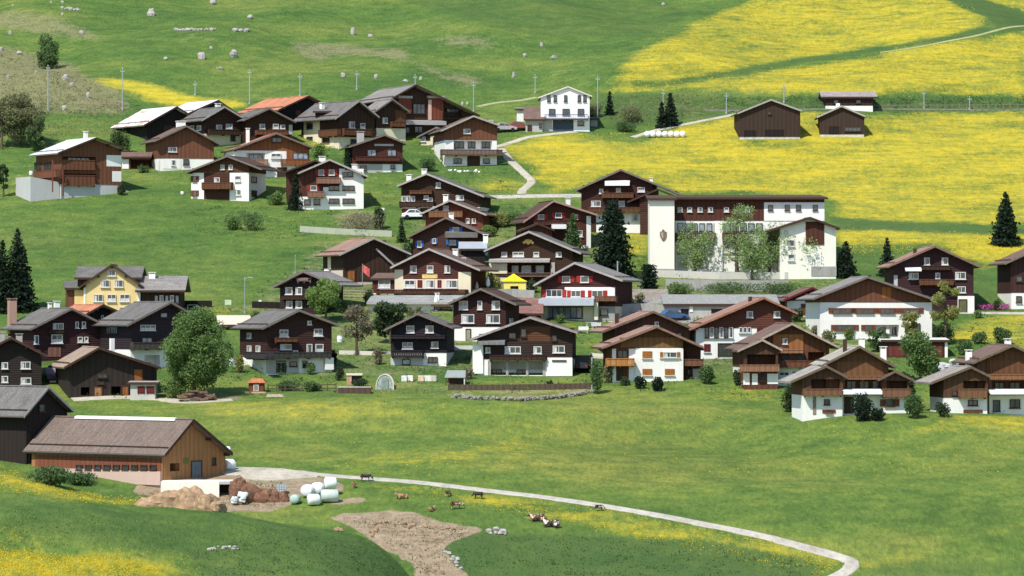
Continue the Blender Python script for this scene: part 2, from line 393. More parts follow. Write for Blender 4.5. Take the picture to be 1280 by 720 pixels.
    def rect(s, x0, y0, x1, y1, side='f', off=0.0):
        """pixel rectangle -> a0,a1,z0,z1 in wall coordinates plus map(a,d,z) with d outwards"""
        cy = (y0+y1)/2; cx = (x0+x1)/2
        if side == 'f':
            a0 = s.hit(x0, cy, -off)[0]; a1 = s.hit(x1, cy, -off)[0]; zt = s.hit(cx, y0, -off)[1]; zb = s.hit(cx, y1, -off)[1]
            mp = lambda a, d, z: (a, -d, z)
        else:
            u = s.u0-off if side == 'l' else s.u1+off
            a0 = s.hits(x0, cy, u)[0]; a1 = s.hits(x1, cy, u)[0]; zt = s.hits(cx, y0, u)[1]; zb = s.hits(cx, y1, u)[1]
            mp = (lambda a, d, z: (s.u0-d, a, z)) if side == 'l' else (lambda a, d, z: (s.u1+d, a, z))
        if a0 > a1: a0, a1 = a1, a0
        return a0, a1, zb, zt, mp
    def win(s, *ws, st='W', side='f', off=0.0):
        for w_ in ws:
            x0, y0, x1, y1 = w_[:4]; k = w_[4] if len(w_) > 4 else st
            a0, a1, z0, z1, mp = s.rect(x0, y0, x1, y1, side, off)
            W_, H_ = a1-a0, z1-z0
            fr = {'D': FRD, 'N': FRN, 'R': FRW, 'B': FRW, 'G': FRD}.get(k, FRW)
            t = 0.075 if k != 'C' else 0.10
            f = MB(); o0, o1 = off+0.02, off+0.17
            f.box((a0, o0, z0), (a0+t, o1, z1), mp).box((a1-t, o0, z0), (a1, o1, z1), mp).box((a0+t, o0, z1-t), (a1-t, o1, z1), mp).box((a0+t, o0, z0), (a1-t, o1, z0+t), mp)
            nm = max(1, round((W_)/0.75)) if W_ > 0.8 else 1
            for i in range(1, nm):
                a = a0+W_*i/nm; f.box((a-0.035, o0, z0+t), (a+0.035, o1-0.02, z1-t), mp)
            f.box((a0-0.08, o0, z0-0.09), (a1+0.08, o1+0.08, z0-0.003), mp)
            fo = f.build('window', fr, s.root, s.M)
            MB().box((a0+t, o0, z0+t), (a1-t, o0+0.06, z1-t), mp).build('pane', GLASSB if k == 'G' else GLASS, fo)
            if k in ('C', 'W') and W_ > 0.5:
                cw = (a1-a0-2*t); c = MB(); hh = H_-2*t; y_ = o0+0.075; sty = rng.random()
                if sty < .4:
                    for lo, hi in ((0, .3),): c.box((a0+t+cw*lo, o0+0.062, z0+t), (a0+t+cw*hi, y_, z1-t), mp)
                elif sty < .75: c.box((a0+t, o0+0.062, z0+t), (a1-t, y_, z0+t+hh*.45), mp)
                else: c.box((a0+t, o0+0.062, z0+t), (a0+t+cw*.4, y_, z1-t), mp)
                c.build('curtain', CURT, fo)
            if k in 'RBNM':
                sm = {'R': SH_RED, 'B': SH_BLUE, 'N': SH_BR, 'M': SH_MAR}[k]; sw = min(0.5*W_, 0.55)
                for lo, hi in ((a0-sw-0.02, a0-0.02), (a1+0.02, a1+sw+0.02)):
                    b = MB().box((lo, o0, z0), (hi, o0+0.07, z1), mp)
                    for q in range(3): b.box((lo+0.05, o0+0.07, z0+H_*(q+0.12)/3), (hi-0.05, o0+0.10, z0+H_*(q+0.88)/3), mp)
                    b.build('shutter', sm, fo)
    def shut(s, *ws, mat=None, side='f', off=0.0):
        """closed shutters: two leaves over the opening"""
        for x0, y0, x1, y1 in ws:
            a0, a1, z0, z1, mp = s.rect(x0, y0, x1, y1, side, off); m_ = (a0+a1)/2
            f = MB().box((a0-0.08, off+0.02, z0-0.1), (a1+0.08, off+0.2, z0-0.004), mp).build('window', FRW, s.root, s.M)
            for lo, hi in ((a0, m_-0.02), (m_+0.02, a1)):
                b = MB().box((lo, off+0.02, z0), (hi, off+0.09, z1), mp)
                for q in range(5): b.box((lo+0.06, off+0.09, z0+(z1-z0)*(q+0.15)/5), (hi-0.06, off+0.12, z0+(z1-z0)*(q+0.8)/5), mp)
                b.build('shutter', mat or SH_OR, f)
    def panel(s, *ps, mat=WHITE, side='f', name='rendered_wall', d=0.06, off=0.0):
        if abs(d-.05) < .001: d = 0.085
        for x0, y0, x1, y1 in ps:
            a0, a1, z0, z1, mp = s.rect(x0, y0, x1, y1, side, off)
            if side == 'f' and abs(a0-s.u0) < 0.5: a0 = s.u0-0.058
            if side == 'f' and abs(a1-s.u1) < 0.5: a1 = s.u1+0.058
            MB().box((a0, off-0.25, z0), (a1, off+d, z1), mp).build(name, mat, s.root, s.M)
    def door(s, *ds, mat=None, side='f', name='door', off=0.0):
        for x0, y0, x1, y1 in ds:
            a0, a1, z0, z1, mp = s.rect(x0, y0, x1, y1, side, off); f = MB()
            f.box((a0-0.1, off-0.1, z0), (a0, off+0.12, z1), mp).box((a1, off-0.1, z0), (a1+0.1, off+0.12, z1), mp).box((a0-0.1, off-0.1, z1), (a1+0.1, off+0.12, z1+0.12), mp)
            fo = f.build('door_frame' if name == 'door' else 'garage_frame', FRD, s.root, s.M)
            b = MB().box((a0+0.003, off-0.1, z0), (a1-0.003, off+0.07, z1-0.004), mp); n = max(2, int((a1-a0)/0.5))
            for i in range(n): b.box((a0+(a1-a0)*(i+0.12)/n, off+0.07, z0+0.15), (a0+(a1-a0)*(i+0.88)/n, off+0.1, z1-0.15), mp)
            b.build(name, mat or FRD, fo)
    def recess(s, *rs, depth=1.6, side='f'):
        for x0, y0, x1, y1 in rs:
            a0, a1, z0, z1, mp = s.rect(x0, y0, x1, y1, side)
            z1 = min(z1, s.zt((a0+a1)/2)-0.7) if side == 'f' else z1
            for o in s.walls:
                zs = [v.co.z for v in o.data.vertices]
                if max(zs) > z0+0.05 and min(zs) < z1-0.05:
                    cut(o, [(MB().box((a0, -depth, z0), (a1, 0.4, z1), mp),)])
    def balc(s, *bs, d=1.2, mat=None, side='f', style='plank', posts=False, flowers=False):
        mat = mat or BROWNV
        for x0, y0, x1, y1 in bs:
            a0, a1, z0, z1, mp = s.rect(x0, y0, x1, y1, side, d)
            fl = MB().box((a0, 0.06, z0), (a1, d, z0+0.16), mp)
            n = max(2, int((a1-a0)/2.5))
            for i in range(n+1):
                a = a0+0.1+(a1-a0-0.2)*i/n; fl.box((a-0.07, -0.1, z0-0.2), (a+0.07, d-0.15, z0-0.003), mp)
            fo = fl.build('balcony', mat, s.root, s.M)
            r = MB(); r.box((a0-0.03, d+0.003, z1-0.08), (a1+0.03, d+0.12, z1+0.02), mp)
            if style == 'plank':
                m_ = int((a1-a0)/0.22)
                for i in range(m_):
                    a = a0+(a1-a0)*i/m_; r.box((a+0.012, d+0.02, z0-0.05), (a+(a1-a0)/m_-0.012, d+0.06, z1-0.083), mp)
            else:
                m_ = int((a1-a0)/0.3)
                for i in range(m_+1):
                    a = a0+(a1-a0)*i/m_; r.box((a-0.02, d+0.02, z0+0.16), (a+0.02, d+0.06, z1-0.083), mp)
            for a in (a0, a1): r.box((a-0.03, 0.1, z1-0.08), (a+0.03, d, z1+0.02), mp).box((a-0.025, 0.1, z0+0.163), (a+0.025, d-0.003, z1-0.083), mp)
            r.build('railing', mat, fo)
            if flowers:
                MB().box((a0+0.2, d+0.13, z1-0.3), (a1-0.2, d+0.33, z1+0.08), mp).build('flower_box', M('leaf', (0.35, 0.2, 0.2)), fo)
            if posts:
                for a in (a0+0.1, (a0+a1)/2, a1-0.1): MB().box((a-0.08, d-0.2, z0-3.2), (a+0.08, d-0.04, z0-0.003), mp).build('post', mat, fo)
    def awn(s, *bs, d=1.4, mat=CLOTH, side='f', name='awning', th=0.1):
        for x0, y0, x1, y1 in bs:
            a0, a1, z0, z1, mp = s.rect(x0, y0, x1, y1, side, d)
            MB().add([mp(a0, 0.05, z1+0.25), mp(a1, 0.05, z1+0.25), mp(a1, d, z1), mp(a0, d, z1), mp(a0, 0.05, z1+0.25-th), mp(a1, 0.05, z1+0.25-th), mp(a1, d, z0), mp(a0, d, z0)],
                     [(0, 1, 2, 3), (4, 7, 6, 5), (0, 4, 5, 1), (1, 5, 6, 2), (2, 6, 7, 3), (3, 7, 4, 0)]).build(name, mat, s.root, s.M)
    def chim(s, *cs, mat=WHITE, back=3.0, cap=True):
        for c in cs:
            x0, y0, x1, y1 = c[:4]; b = c[4] if len(c) > 4 else back
            a0, zt_ = s.hit(x0, y0, b); a1, _ = s.hit(x1, y0, b); zb = s.hit(x0, y1, b)[1]-2.0
            w_ = max(0.45, a1-a0); m_ = (a0+a1)/2; a0, a1 = m_-w_/2, m_+w_/2
            f = MB().box((a0, b, zb), (a1, b+w_, zt_-0.28))
            o = f.build('chimney', mat, s.roof)
            if cap: 
                g = MB().box((a0-0.1, b-0.1, zt_-0.08), (a1+0.1, b+w_+0.1, zt_))
                for i, j in ((0, 0), (0, 1), (1, 0), (1, 1)): g.box((a0+i*(w_-0.12), b+j*(w_-0.12), zt_-0.277), (a0+i*(w_-0.12)+0.12, b+j*(w_-0.12)+0.12, zt_-0.083))
                # cap merged with its stack
                n0 = len(o.data.vertices)
                f.v += g.v; f.f += [tuple(i+n0 for i in q) for q in g.f]
                me = bpy.data.meshes.new('chimney'); me.from_pydata(f.v, [], f.f); me.materials.append(mat); o.data = me
    def post(s, *ps, mat=FRN, d=1.2, w=0.16, name='post'):
        for x, y0, y1 in ps:
            a, z1 = s.hit(x, y0, -d); z0 = s.hit(x, y1, -d)[1]
            MB().box((a-w/2, -d, z0), (a+w/2, -d+w, z1)).build(name, mat, s.root, s.M)
    def sign(s, x0, y0, x1, y1, mat, off=0.0, name='sign'):
        a0, a1, z0, z1, mp = s.rect(x0, y0, x1, y1, 'f', off)
        MB().box((a0, off+0.06, z0), (a1, off+0.12, z1), mp).build(name, mat, s.root, s.M)
# ------------------------------------------------------------------ ground sheet
def inpoly(px, py, poly):
    ins = np.zeros(px.shape, bool); n = len(poly)
    for i in range(n):
        x0, y0 = poly[i]; x1, y1 = poly[(i+1) % n]
        if y0 == y1: continue
        c = ((y0 > py) != (y1 > py)) & (px < (x1-x0)*(py-y0)/(y1-y0)+x0)
        ins ^= c
    return ins
def blur(a, k, it=2):
    for _ in range(it):
        for ax in (0, 1):
            b = np.cumsum(np.concatenate([np.repeat(a.take([0], ax), k+1, ax), a, np.repeat(a.take([-1], ax), k, ax)], ax), axis=ax)
            n = a.shape[ax]
            a = (b.take(range(2*k+1, 2*k+1+n), ax)-b.take(range(0, n), ax))/(2*k+1)
    return a
FLW = [  # dandelion fields: polygon, density
 ([(-20,684),(60,688),(150,692),(210,700),(210,724),(-20,724)], .62), ([(0,640),(60,650),(60,690),(0,690)], .25),
 ([(430,575),(520,570),(700,545),(640,590),(520,596),(430,592)], .32),([(240,500),(480,502),(560,512),(400,530),(260,520)], .42),([(1060,540),(1280,535),(1280,545),(1100,556)], .3),
 ([(752,108),(775,85),(815,58),(870,26),(900,18),(965,-6),(1186,-6),(1246,24),(1225,38),(1130,58),(1000,73),(900,91),(830,103)], .80),
 ([(720,116),(850,103),(960,88),(1080,72),(1200,50),(1290,38),(1290,121),(1150,122),(920,119),(860,112),(790,116)], .80),
 ([(1215,-6),(1300,-6),(1300,24)], .6),
 ([(0,-9),(0,0)], 0),
 ([(622,186),(690,176),(800,178),(850,152),(925,140),(1090,142),(1300,137),(1300,276),(1240,283),(1100,276),(1040,271),(1030,243),(850,243),(775,215),(722,238),(672,244),(672,228),(650,208)], .86),
 ([(1040,286),(1230,292),(1300,292),(1300,322),(1255,332),(1225,335),(1160,303),(1110,312),(1060,318),(1045,305)], .84),
 ([(1100,160),(1280,153),(1280,159),(1110,166)], -.5), ([(900,172),(1000,178),(1000,184),(930,182)], -.45), ([(640,196),(665,205),(672,228),(690,240),(668,240),(640,210)], -.5),
 ([(625,168),(780,168),(800,178),(690,178)], .45),
 ([(755,290),(815,286),(815,318),(760,322)], .6), ([(770,318),(815,312),(815,345),(775,345)], .35),
 ([(105,97),(150,100),(200,108),(260,122),(305,128),(310,138),(250,132),(180,118),(115,106)], 1.4),
 ([(1195,402),(1225,393),(1300,392),(1300,446),(1240,432),(1195,430)], .72),
 ([(720,412),(760,400),(790,410),(760,440),(720,440)], .3),
 ([(880,378),(980,380),(990,400),(870,400)], .5),
 ([(600,560),(660,540),(720,517),(775,513),(760,524),(690,545),(640,562),(560,590),(430,594),(440,570)], .34),
 ([(240,488),(330,497),(560,497),(640,506),(560,515),(300,520),(240,505)], .36),
 ([(1130,540),(1165,521),(1300,520),(1300,538)], .52), ([(830,478),(930,485),(1000,500),(900,500)], .2),
 ([(440,600),(600,615),(750,634),(880,658),(960,676),(1040,692),(1062,702),(1028,724),(920,694),(800,672),(700,652),(600,628),(520,618)], .52),
 ([(600,615),(750,634),(880,658),(960,676),(1040,692),(1050,698),(1000,700),(880,672),(700,640)], .25),
 ([(-20,575),(15,596),(60,603),(120,618),(210,622),(240,630),(150,632),(60,622),(-20,612)], .58),
 ([(-20,690),(40,692),(80,700),(130,706),(135,724),(-20,724)], .80), ([(135,694),(190,698),(190,715),(140,712)], .42), ([(-20,680),(250,690),(250,724),(-20,724)], .22),
 ([(1062,700),(1120,694),(1160,704),(1110,712),(1085,716)], .6),
 ([(380,176),(440,176),(440,184),(380,184)], .7), ([(590,222),(660,225),(660,240),(590,240)], .5), ([(225,383),(300,383),(300,396),(225,396)], .35),
]
DRY = [
 ([(230,400),(300,395),(300,470),(600,470),(600,380),(740,380),(740,470),(1000,470),(1180,440),(1180,380),(1000,340),(800,345),(780,300),(600,260),(500,230),(500,300),(400,300),(300,380)], .52), ([(170,160),(440,150),(620,160),(640,230),(480,240),(180,220)], .3), ([(20,180),(80,180),(60,250),(0,240)], .35),
 ([(-20,8),(40,12),(80,22),(118,35),(140,48),(95,52),(50,44),(-20,34)], .75), ([(170,28),(250,36),(330,48),(330,62),(240,52),(160,38)], .4),
 ([(350,50),(385,52),(440,56),(490,60),(525,74),(560,88),(605,98),(610,106),(570,106),(540,94),(510,78),(460,72),(415,72),(400,82),(398,96),(385,78),(365,66)], .85),
 ([(560,48),(590,42),(615,48),(640,62),(600,64),(520,56)], .75), ([(480,42),(560,42),(560,52),(490,54)], .4), ([(640,40),(720,56),(700,76),(640,62)], .3),
 ([(640,78),(740,84),(760,100),(690,96),(640,90)], .4), ([(-20,58),(30,62),(80,76),(100,92),(160,118),(160,142),(60,142),(-20,142)], 1.0),
 ([(415,264),(480,262),(484,288),(420,290)], .7), ([(240,252),(350,255),(350,290),(250,290)], .25), ([(770,120),(900,118),(900,150),(800,160),(770,150)], .35),
 ([(1090,121),(1300,121),(1300,136),(1090,136)], .45), ([(920,121),(1090,121),(1090,136),(920,136)], .3), ([(625,255),(700,250),(680,290),(620,285)], .4), ([(560,480),(745,484),(745,494),(560,494)], .75),
 ([(450,470),(560,466),(560,492),(450,492)], .45), ([(690,480),(770,440),(775,480)], .3), ([(420,665),(300,668),(240,690),(260,700),(330,685)], .1)]
DIRT = [
 ([(410,646),(450,642),(500,640),(545,650),(580,658),(612,664),(600,672),(570,676),(556,690),(562,704),(585,724),(522,724),(505,700),(480,682),(445,664)], 1.0),
 ([(196,600),(290,588),(350,598),(400,596),(425,605),(412,612),(372,620),(355,634),(325,640),(300,640),(240,634),(190,616)], .95),
 ([(418,622),(455,622),(456,630),(420,632)], .8), ([(170,604),(205,600),(210,625),(180,618)], .8), ([(228,492),(300,494),(300,502),(215,504)], .5), ([(150,490),(215,490),(240,500),(150,502)], .3)]
DARKG_SHADE = [
 ([(690,545),(760,528),(880,528),(960,545),(1000,575),(940,600),(800,598),(700,580)], .34), ([(560,600),(760,618),(900,640),(1000,660),(1060,690),(900,652),(700,622)], .25), ([(960,600),(1040,570),(1280,575),(1280,590),(1100,600),(1000,640)], .22), ([(250,540),(420,545),(420,570),(300,568)], .25), ([(0,300),(120,290),(240,320),(230,372),(60,330)], .3), ([(360,300),(420,330),(400,380),(340,350)], .3),([(1080,640),(1280,620),(1280,690),(1120,690)],.3),  # broad soft patches: shading of the meadow's rolls plus darker grass, as colour
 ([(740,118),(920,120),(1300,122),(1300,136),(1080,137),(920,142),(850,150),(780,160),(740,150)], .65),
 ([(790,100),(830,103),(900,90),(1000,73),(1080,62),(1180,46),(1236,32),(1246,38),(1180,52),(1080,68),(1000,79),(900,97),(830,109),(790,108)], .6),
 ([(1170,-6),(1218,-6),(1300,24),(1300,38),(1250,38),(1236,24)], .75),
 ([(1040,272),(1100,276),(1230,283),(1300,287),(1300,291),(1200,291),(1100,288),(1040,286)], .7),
 ([(560,668),(700,668),(880,676),(1010,700),(1030,712),(1010,724),(580,724),(560,700)], .8), ([(230,690),(300,672),(400,666),(470,680),(510,724),(260,724)], .55), ([(0,618),(150,640),(300,648),(400,664),(230,690),(100,680),(0,650)], .4),  # first polygon: shade of the steeper lower slope painted in, with darker grass
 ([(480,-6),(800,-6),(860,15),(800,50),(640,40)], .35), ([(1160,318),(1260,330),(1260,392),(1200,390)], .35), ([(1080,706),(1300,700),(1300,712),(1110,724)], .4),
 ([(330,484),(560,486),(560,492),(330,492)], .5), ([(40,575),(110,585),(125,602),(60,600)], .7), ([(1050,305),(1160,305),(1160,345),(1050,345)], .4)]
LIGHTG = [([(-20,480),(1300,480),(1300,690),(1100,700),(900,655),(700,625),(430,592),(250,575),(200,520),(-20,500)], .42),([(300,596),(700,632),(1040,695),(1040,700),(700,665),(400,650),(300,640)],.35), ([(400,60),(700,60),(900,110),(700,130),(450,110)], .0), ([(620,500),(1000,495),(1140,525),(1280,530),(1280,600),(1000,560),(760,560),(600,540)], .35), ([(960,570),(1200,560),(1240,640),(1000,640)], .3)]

def build_ground():
    ts = np.concatenate([np.linspace(-1.6, -0.155, 36), np.linspace(-0.15, 0.15, 520), np.linspace(0.155, 1.6, 36)])
    ys = np.concatenate([np.linspace(40, 360, 60), np.arange(361, 370, 1.0), np.arange(370, 560, 0.42), np.arange(560, 700, 0.6), np.arange(700, 890, 0.85), np.linspace(892, 1300, 90), np.linspace(1320, 3900, 60)])
    T_, Y_ = np.meshgrid(ts, ys); X_ = T_*np.maximum(Y_, 150)
    Z_ = terr(X_, Y_)
    PX, PY = pix(X_, Y_, Z_)
    q = np.random.RandomState(3)
    def nf(sx, sy):
        g = q.rand(*(int(PX.shape[0]/sy)+3, int(PX.shape[1]/sx)+3))
        r = np.arange(PX.shape[0])/sy; c = np.arange(PX.shape[1])/sx
        r0 = r.astype(int); c0 = c.astype(int); fr = (r-r0)[:, None]; fc = (c-c0)[None]
        return (g[r0][:, c0]*(1-fr)*(1-fc)+g[r0+1][:, c0]*fr*(1-fc)+g[r0][:, c0+1]*(1-fr)*fc+g[r0+1][:, c0+1]*fr*fc)-0.5
    jx = nf(14, 10)*26+nf(5, 4)*12; jy = nf(14, 10)*7+nf(5, 4)*4
    QX, QY = PX+jx, PY+jy
    vis = (Y_ > 330)
    def layer(lst, k, jf=1.0):
        a = np.zeros(PX.shape); QX, QY = PX+jx*jf, PY+jy*jf
        for poly, d in lst:
            i = inpoly(QX, QY, poly) & vis
            if d >= 0: a[i] = np.maximum(a[i], d)
            else: a[i] = np.maximum(0, a[i]+d)
        return blur(a, k)
    fl = layer(FLW, 3); dry = layer(DRY, 4); dirt = layer(DIRT, 1); bd = layer(DARKG_SHADE[:7], 12); dk = layer(DARKG_SHADE[7:], 1, 0.3); fl = fl*np.clip(1-1.25*dk, 0, 1); lg = layer(LIGHTG, 8)
    # fields go on beyond the frame
    out = (T_ > 0.122) & (Y_ > 640) & (Y_ < 900); fl[out & (dk < .2)] = np.maximum(fl, 0.65)[out & (dk < .2)]
    ny, nx = PX.shape
    v = np.stack([X_, Y_, Z_], -1).reshape(-1, 3)
    idx = np.arange(ny*nx).reshape(ny, nx)
    f = np.stack([idx[:-1, :-1], idx[:-1, 1:], idx[1:, 1:], idx[1:, :-1]], -1).reshape(-1, 4)
    me = bpy.data.meshes.new('ground'); me.vertices.add(len(v)); me.vertices.foreach_set('co', v.ravel())
    me.loops.add(f.size); me.loops.foreach_set('vertex_index', f.ravel().astype(np.int32))
    me.polygons.add(len(f)); me.polygons.foreach_set('loop_start', np.arange(0, f.size, 4, dtype=np.int32)); me.polygons.foreach_set('loop_total', np.full(len(f), 4, dtype=np.int32))
    me.update(); me.polygons.foreach_set('use_smooth', [True]*len(f))
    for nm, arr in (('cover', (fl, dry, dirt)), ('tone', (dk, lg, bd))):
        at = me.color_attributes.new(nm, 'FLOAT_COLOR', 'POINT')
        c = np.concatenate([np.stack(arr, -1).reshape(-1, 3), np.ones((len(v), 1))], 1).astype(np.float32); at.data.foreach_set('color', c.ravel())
    o = bpy.data.objects.new('ground', me); COL.objects.link(o); tag(o, kind='structure')
    m, N, L, B = newmat('meadow'); me.materials.append(m); B.inputs['Roughness'].default_value = 0.95; B.inputs['Specular IOR Level'].default_value = 0.15
    a1 = N.new('ShaderNodeVertexColor'); a1.layer_name = 'cover'; s1 = N.new('ShaderNodeSeparateColor'); L.new(a1.outputs[0], s1.inputs[0])
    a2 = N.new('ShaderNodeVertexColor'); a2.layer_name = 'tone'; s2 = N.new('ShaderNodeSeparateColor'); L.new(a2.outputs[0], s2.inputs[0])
    p = mapping(N, L, (1, 1, 1)); pst = mapping(N, L, (0.75, 0.8, 0.8)); pband = mapping(N, L, (0.35, 1, 1))
    nb = noise(N, L, mapping(N, L, (.7, 1, 1)), 0.05, 5, 0.6); nm_ = noise(N, L, p, 0.3, 5, 0.65); pg = mapping(N, L, (1, 0.34, 0.34)); nf_ = noise(N, L, pg, 2.2, 5, 0.75); nff = noise(N, L, pg, 5.0, 3, 0.8)
    g = ramp(N, L, nb, [(0.33, (0.060, 0.122, 0.026)), (0.5, (0.086, 0.152, 0.030)), (0.64, (0.128, 0.178, 0.038))])
    g = mixc(N, L, 0.85, g, ramp(N, L, nm_, [(0.28, (0.55, 0.66, 0.68)), (0.5, (1, 1, 1)), (0.70, (1.55, 1.3, 1.2))]), 'MULTIPLY')
    g = mixc(N, L, 0.75, g, ramp(N, L, nf_, [(0.28, (0.52, 0.57, 0.55)), (0.5, (1, 1, 1)), (0.70, (1.5, 1.38, 1.3))]), 'MULTIPLY')
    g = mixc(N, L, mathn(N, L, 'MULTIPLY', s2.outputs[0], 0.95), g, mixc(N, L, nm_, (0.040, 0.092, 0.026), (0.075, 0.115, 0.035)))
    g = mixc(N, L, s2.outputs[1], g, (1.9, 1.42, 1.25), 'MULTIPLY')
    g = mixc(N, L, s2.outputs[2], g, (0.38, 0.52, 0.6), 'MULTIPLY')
    # dry grass / bare earth
    dn = mathn(N, L, 'ADD', mathn(N, L, 'MULTIPLY', nm_, 0.55), mathn(N, L, 'MULTIPLY', nf_, 0.45))
    df = mathn(N, L, 'MULTIPLY', mathn(N, L, 'SUBTRACT', mathn(N, L, 'ADD', mathn(N, L, 'MULTIPLY', s1.outputs[1], 0.52), dn), 0.70), 4.5, True)
    dc = mixc(N, L, nf_, (0.10, 0.10, 0.05), (0.40, 0.33, 0.19))
    g = mixc(N, L, mathn(N, L, 'MULTIPLY', df, 0.62), g, dc)
    # dandelions: clumps whose cover follows the field's density
    fband = mathn(N, L, 'MULTIPLY', mathn(N, L, 'SUBTRACT', noise(N, L, pband, 0.22, 5, 0.7), 0.5), 0.42)
    fn = mathn(N, L, 'ADD', fband, mathn(N, L, 'ADD', mathn(N, L, 'ADD', mathn(N, L, 'MULTIPLY', noise(N, L, pst, 0.11, 5, 0.75), 0.75), mathn(N, L, 'MULTIPLY', noise(N, L, pg, 1.3, 4, 0.75), 0.45)), mathn(N, L, 'MULTIPLY', nff, 0.30)))
    ff = mathn(N, L, 'MULTIPLY', mathn(N, L, 'SUBTRACT', mathn(N, L, 'ADD', mathn(N, L, 'MULTIPLY', s1.outputs[0], 0.46), fn), 0.895), 3.4, True)
    yc = ramp(N, L, mathn(N, L, 'ADD', mathn(N, L, 'MULTIPLY', noise(N, L, pband, 0.55, 5, 0.75), 0.6), mathn(N, L, 'MULTIPLY', noise(N, L, pg, 0.8, 5, 0.8), 0.4)), [(0.34, (0.19, 0.22, 0.032)), (0.5, (0.45, 0.375, 0.032)), (0.66, (0.68, 0.49, 0.03))])
    g = mixc(N, L, mathn(N, L, 'MULTIPLY', ff, 0.88), g, yc)
    # gravel and trodden soil
    gn = mathn(N, L, 'MULTIPLY', mathn(N, L, 'SUBTRACT', mathn(N, L, 'ADD', s1.outputs[2], mathn(N, L, 'MULTIPLY', nf_, 0.8)), 0.75), 4.0, True)
    sc = ramp(N, L, noise(N, L, p, 0.9, 7, 0.8), [(0.3, (0.17, 0.125, 0.075)), (0.5, (0.29, 0.225, 0.145)), (0.7, (0.41, 0.335, 0.23))])
    g = mixc(N, L, gn, g, sc)
    L.new(g, B.inputs[0])
    bh = mathn(N, L, 'ADD', mathn(N, L, 'MULTIPLY', nf_, 0.6), mathn(N, L, 'MULTIPLY', nff, 0.4))
    bump(N, L, B, bh, 0.8, 0.35)
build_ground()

def PM(c, worn=0.55):
    """path surface: stony, its verges overgrown where the edge value and the noise say so"""
    m, N, L, B = newmat('path'); B.inputs['Roughness'].default_value = .95; B.inputs['Specular IOR Level'].default_value = .12
    p = mapping(N, L, (1, .5, .5)); n = noise(N, L, p, 1.2, 6, .75); n2 = noise(N, L, p, .25, 4, .6)
    col = ramp(N, L, n, [(.3, tuple(x*.68 for x in c)), (.5, c), (.7, tuple(min(1, x*1.22) for x in c))])
    col = mixc(N, L, .5, col, ramp(N, L, n2, [(.35, (.75, .74, .7)), (.62, (1.1, 1.1, 1.1))]), 'MULTIPLY')
    a = N.new('ShaderNodeVertexColor'); a.layer_name = 'edge'; sp = N.new('ShaderNodeSeparateColor'); L.new(a.outputs[0], sp.inputs[0])
    f = mathn(N, L, 'MULTIPLY', mathn(N, L, 'SUBTRACT', mathn(N, L, 'ADD', sp.outputs[0], mathn(N, L, 'MULTIPLY', n, worn)), 1.02), 5.0, True)
    L.new(mixc(N, L, f, col, mixc(N, L, n, (.07, .13, .025), (.17, .2, .05))), B.inputs[0]); bump(N, L, B, n, .5, .08); return m
GRAVEL = PM((0.44, 0.40, 0.32)); ASPH = PM((0.43, 0.40, 0.345), .45); ASPHG = PM((0.27, 0.265, 0.25)); TRACK = PM((0.33, 0.33, 0.17), .9)
def strip(name, pts, wid, mat, lift=0.07, kerb=False):
    """a path draped over the ground: centreline through picture points, width in metres"""
    P = [ground(*p[:2]) for p in pts]; W_ = [p[2] if len(p) > 2 else wid for p in pts]
    C_ = []; ww = []
    for i in range(len(P)-1):                               # Catmull-Rom between the picked points
        a, b, c, d = P[max(i-1, 0)], P[i], P[i+1], P[min(i+2, len(P)-1)]
        n = max(2, int((c-b).length/0.8))
        for k in range(n):
            t = k/n
            C_.append(0.5*((2*b)+(c-a)*t+(2*a-5*b+4*c-d)*t*t+(3*b-a-3*c+d)*t**3)); ww.append(W_[i]*(1-t)+W_[i+1]*t)
    C_.append(P[-1]); ww.append(W_[-1])
    vs = []; fs = []; q = random.Random(5)
    for i, c in enumerate(C_):
        d = (C_[min(i+1, len(C_)-1)]-C_[max(i-1, 0)]); d.z = 0; d.normalize(); nrm = Vector((-d.y, d.x, 0))
        for k in range(9):
            h = (k/8-0.5)*(ww[i]*1.1+(q.uniform(-.35, .35) if k in (0, 8) else 0)); x, y = c.x+nrm.x*h, c.y+nrm.y*h
            vs.append((x, y, gz(x, y)+lift-(0.12 if k in (0, 8) else 0)))
        if i:
            for k in range(8): o = (i-1)*9+k; fs.append((o, o+1, o+10, o+9))
    ob = MB().add(vs, fs).build(name, mat, smooth=True); at_ = ob.data.color_attributes.new('edge', 'FLOAT_COLOR', 'POINT')
    for i in range(len(vs)): e = abs(i % 9-4)/4; at_.data[i].color = (e, e, e, 1)
    return tag(ob, kind='structure')
strip('path', [(380,592), (440,597), (520,603), (600,612.5), (680,622), (750,632), (820,644), (880,656), (940,668), (1000,683), (1040,694), (1064,703), (1060,713), (1040,724), (1015,736)], 1.55, ASPH)
strip('path', [(275,592,3), (300,590,6), (340,593,8), (375,593.5,5), (400,595,2)], 4, GRAVEL, 0.06)
strip('path', [(626,186), (640,203), (655,217), (664,227), (653,238), (652,243)], 1.5, GRAVEL)
strip('road', [(560,250), (600,247), (640,246), (690,245), (735,245)], 2.6, ASPH, 0.09)
strip('path', [(540,186), (580,188), (618,184), (640,178), (660,172), (690,168), (720,165)], 1.4, GRAVEL, 0.08)
strip('path', [(790,172), (820,163), (860,155), (895,148), (925,142)], 1.3, GRAVEL)
strip('track', [(1100,66), (1160,57), (1210,47), (1240,40), (1290,33)], 1.1, TRACK)
strip('road', [(880,137.5), (1000,137), (1120,136.5), (1290,136)], 1.2, PM((0.16, 0.15, 0.12)), 0.05)
strip('track', [(596,134), (620,129), (650,126), (670,122)], 1.6, TRACK)
strip('road', [(700,397), (760,396), (830,398), (890,402), (960,404)], 6, ASPHG)
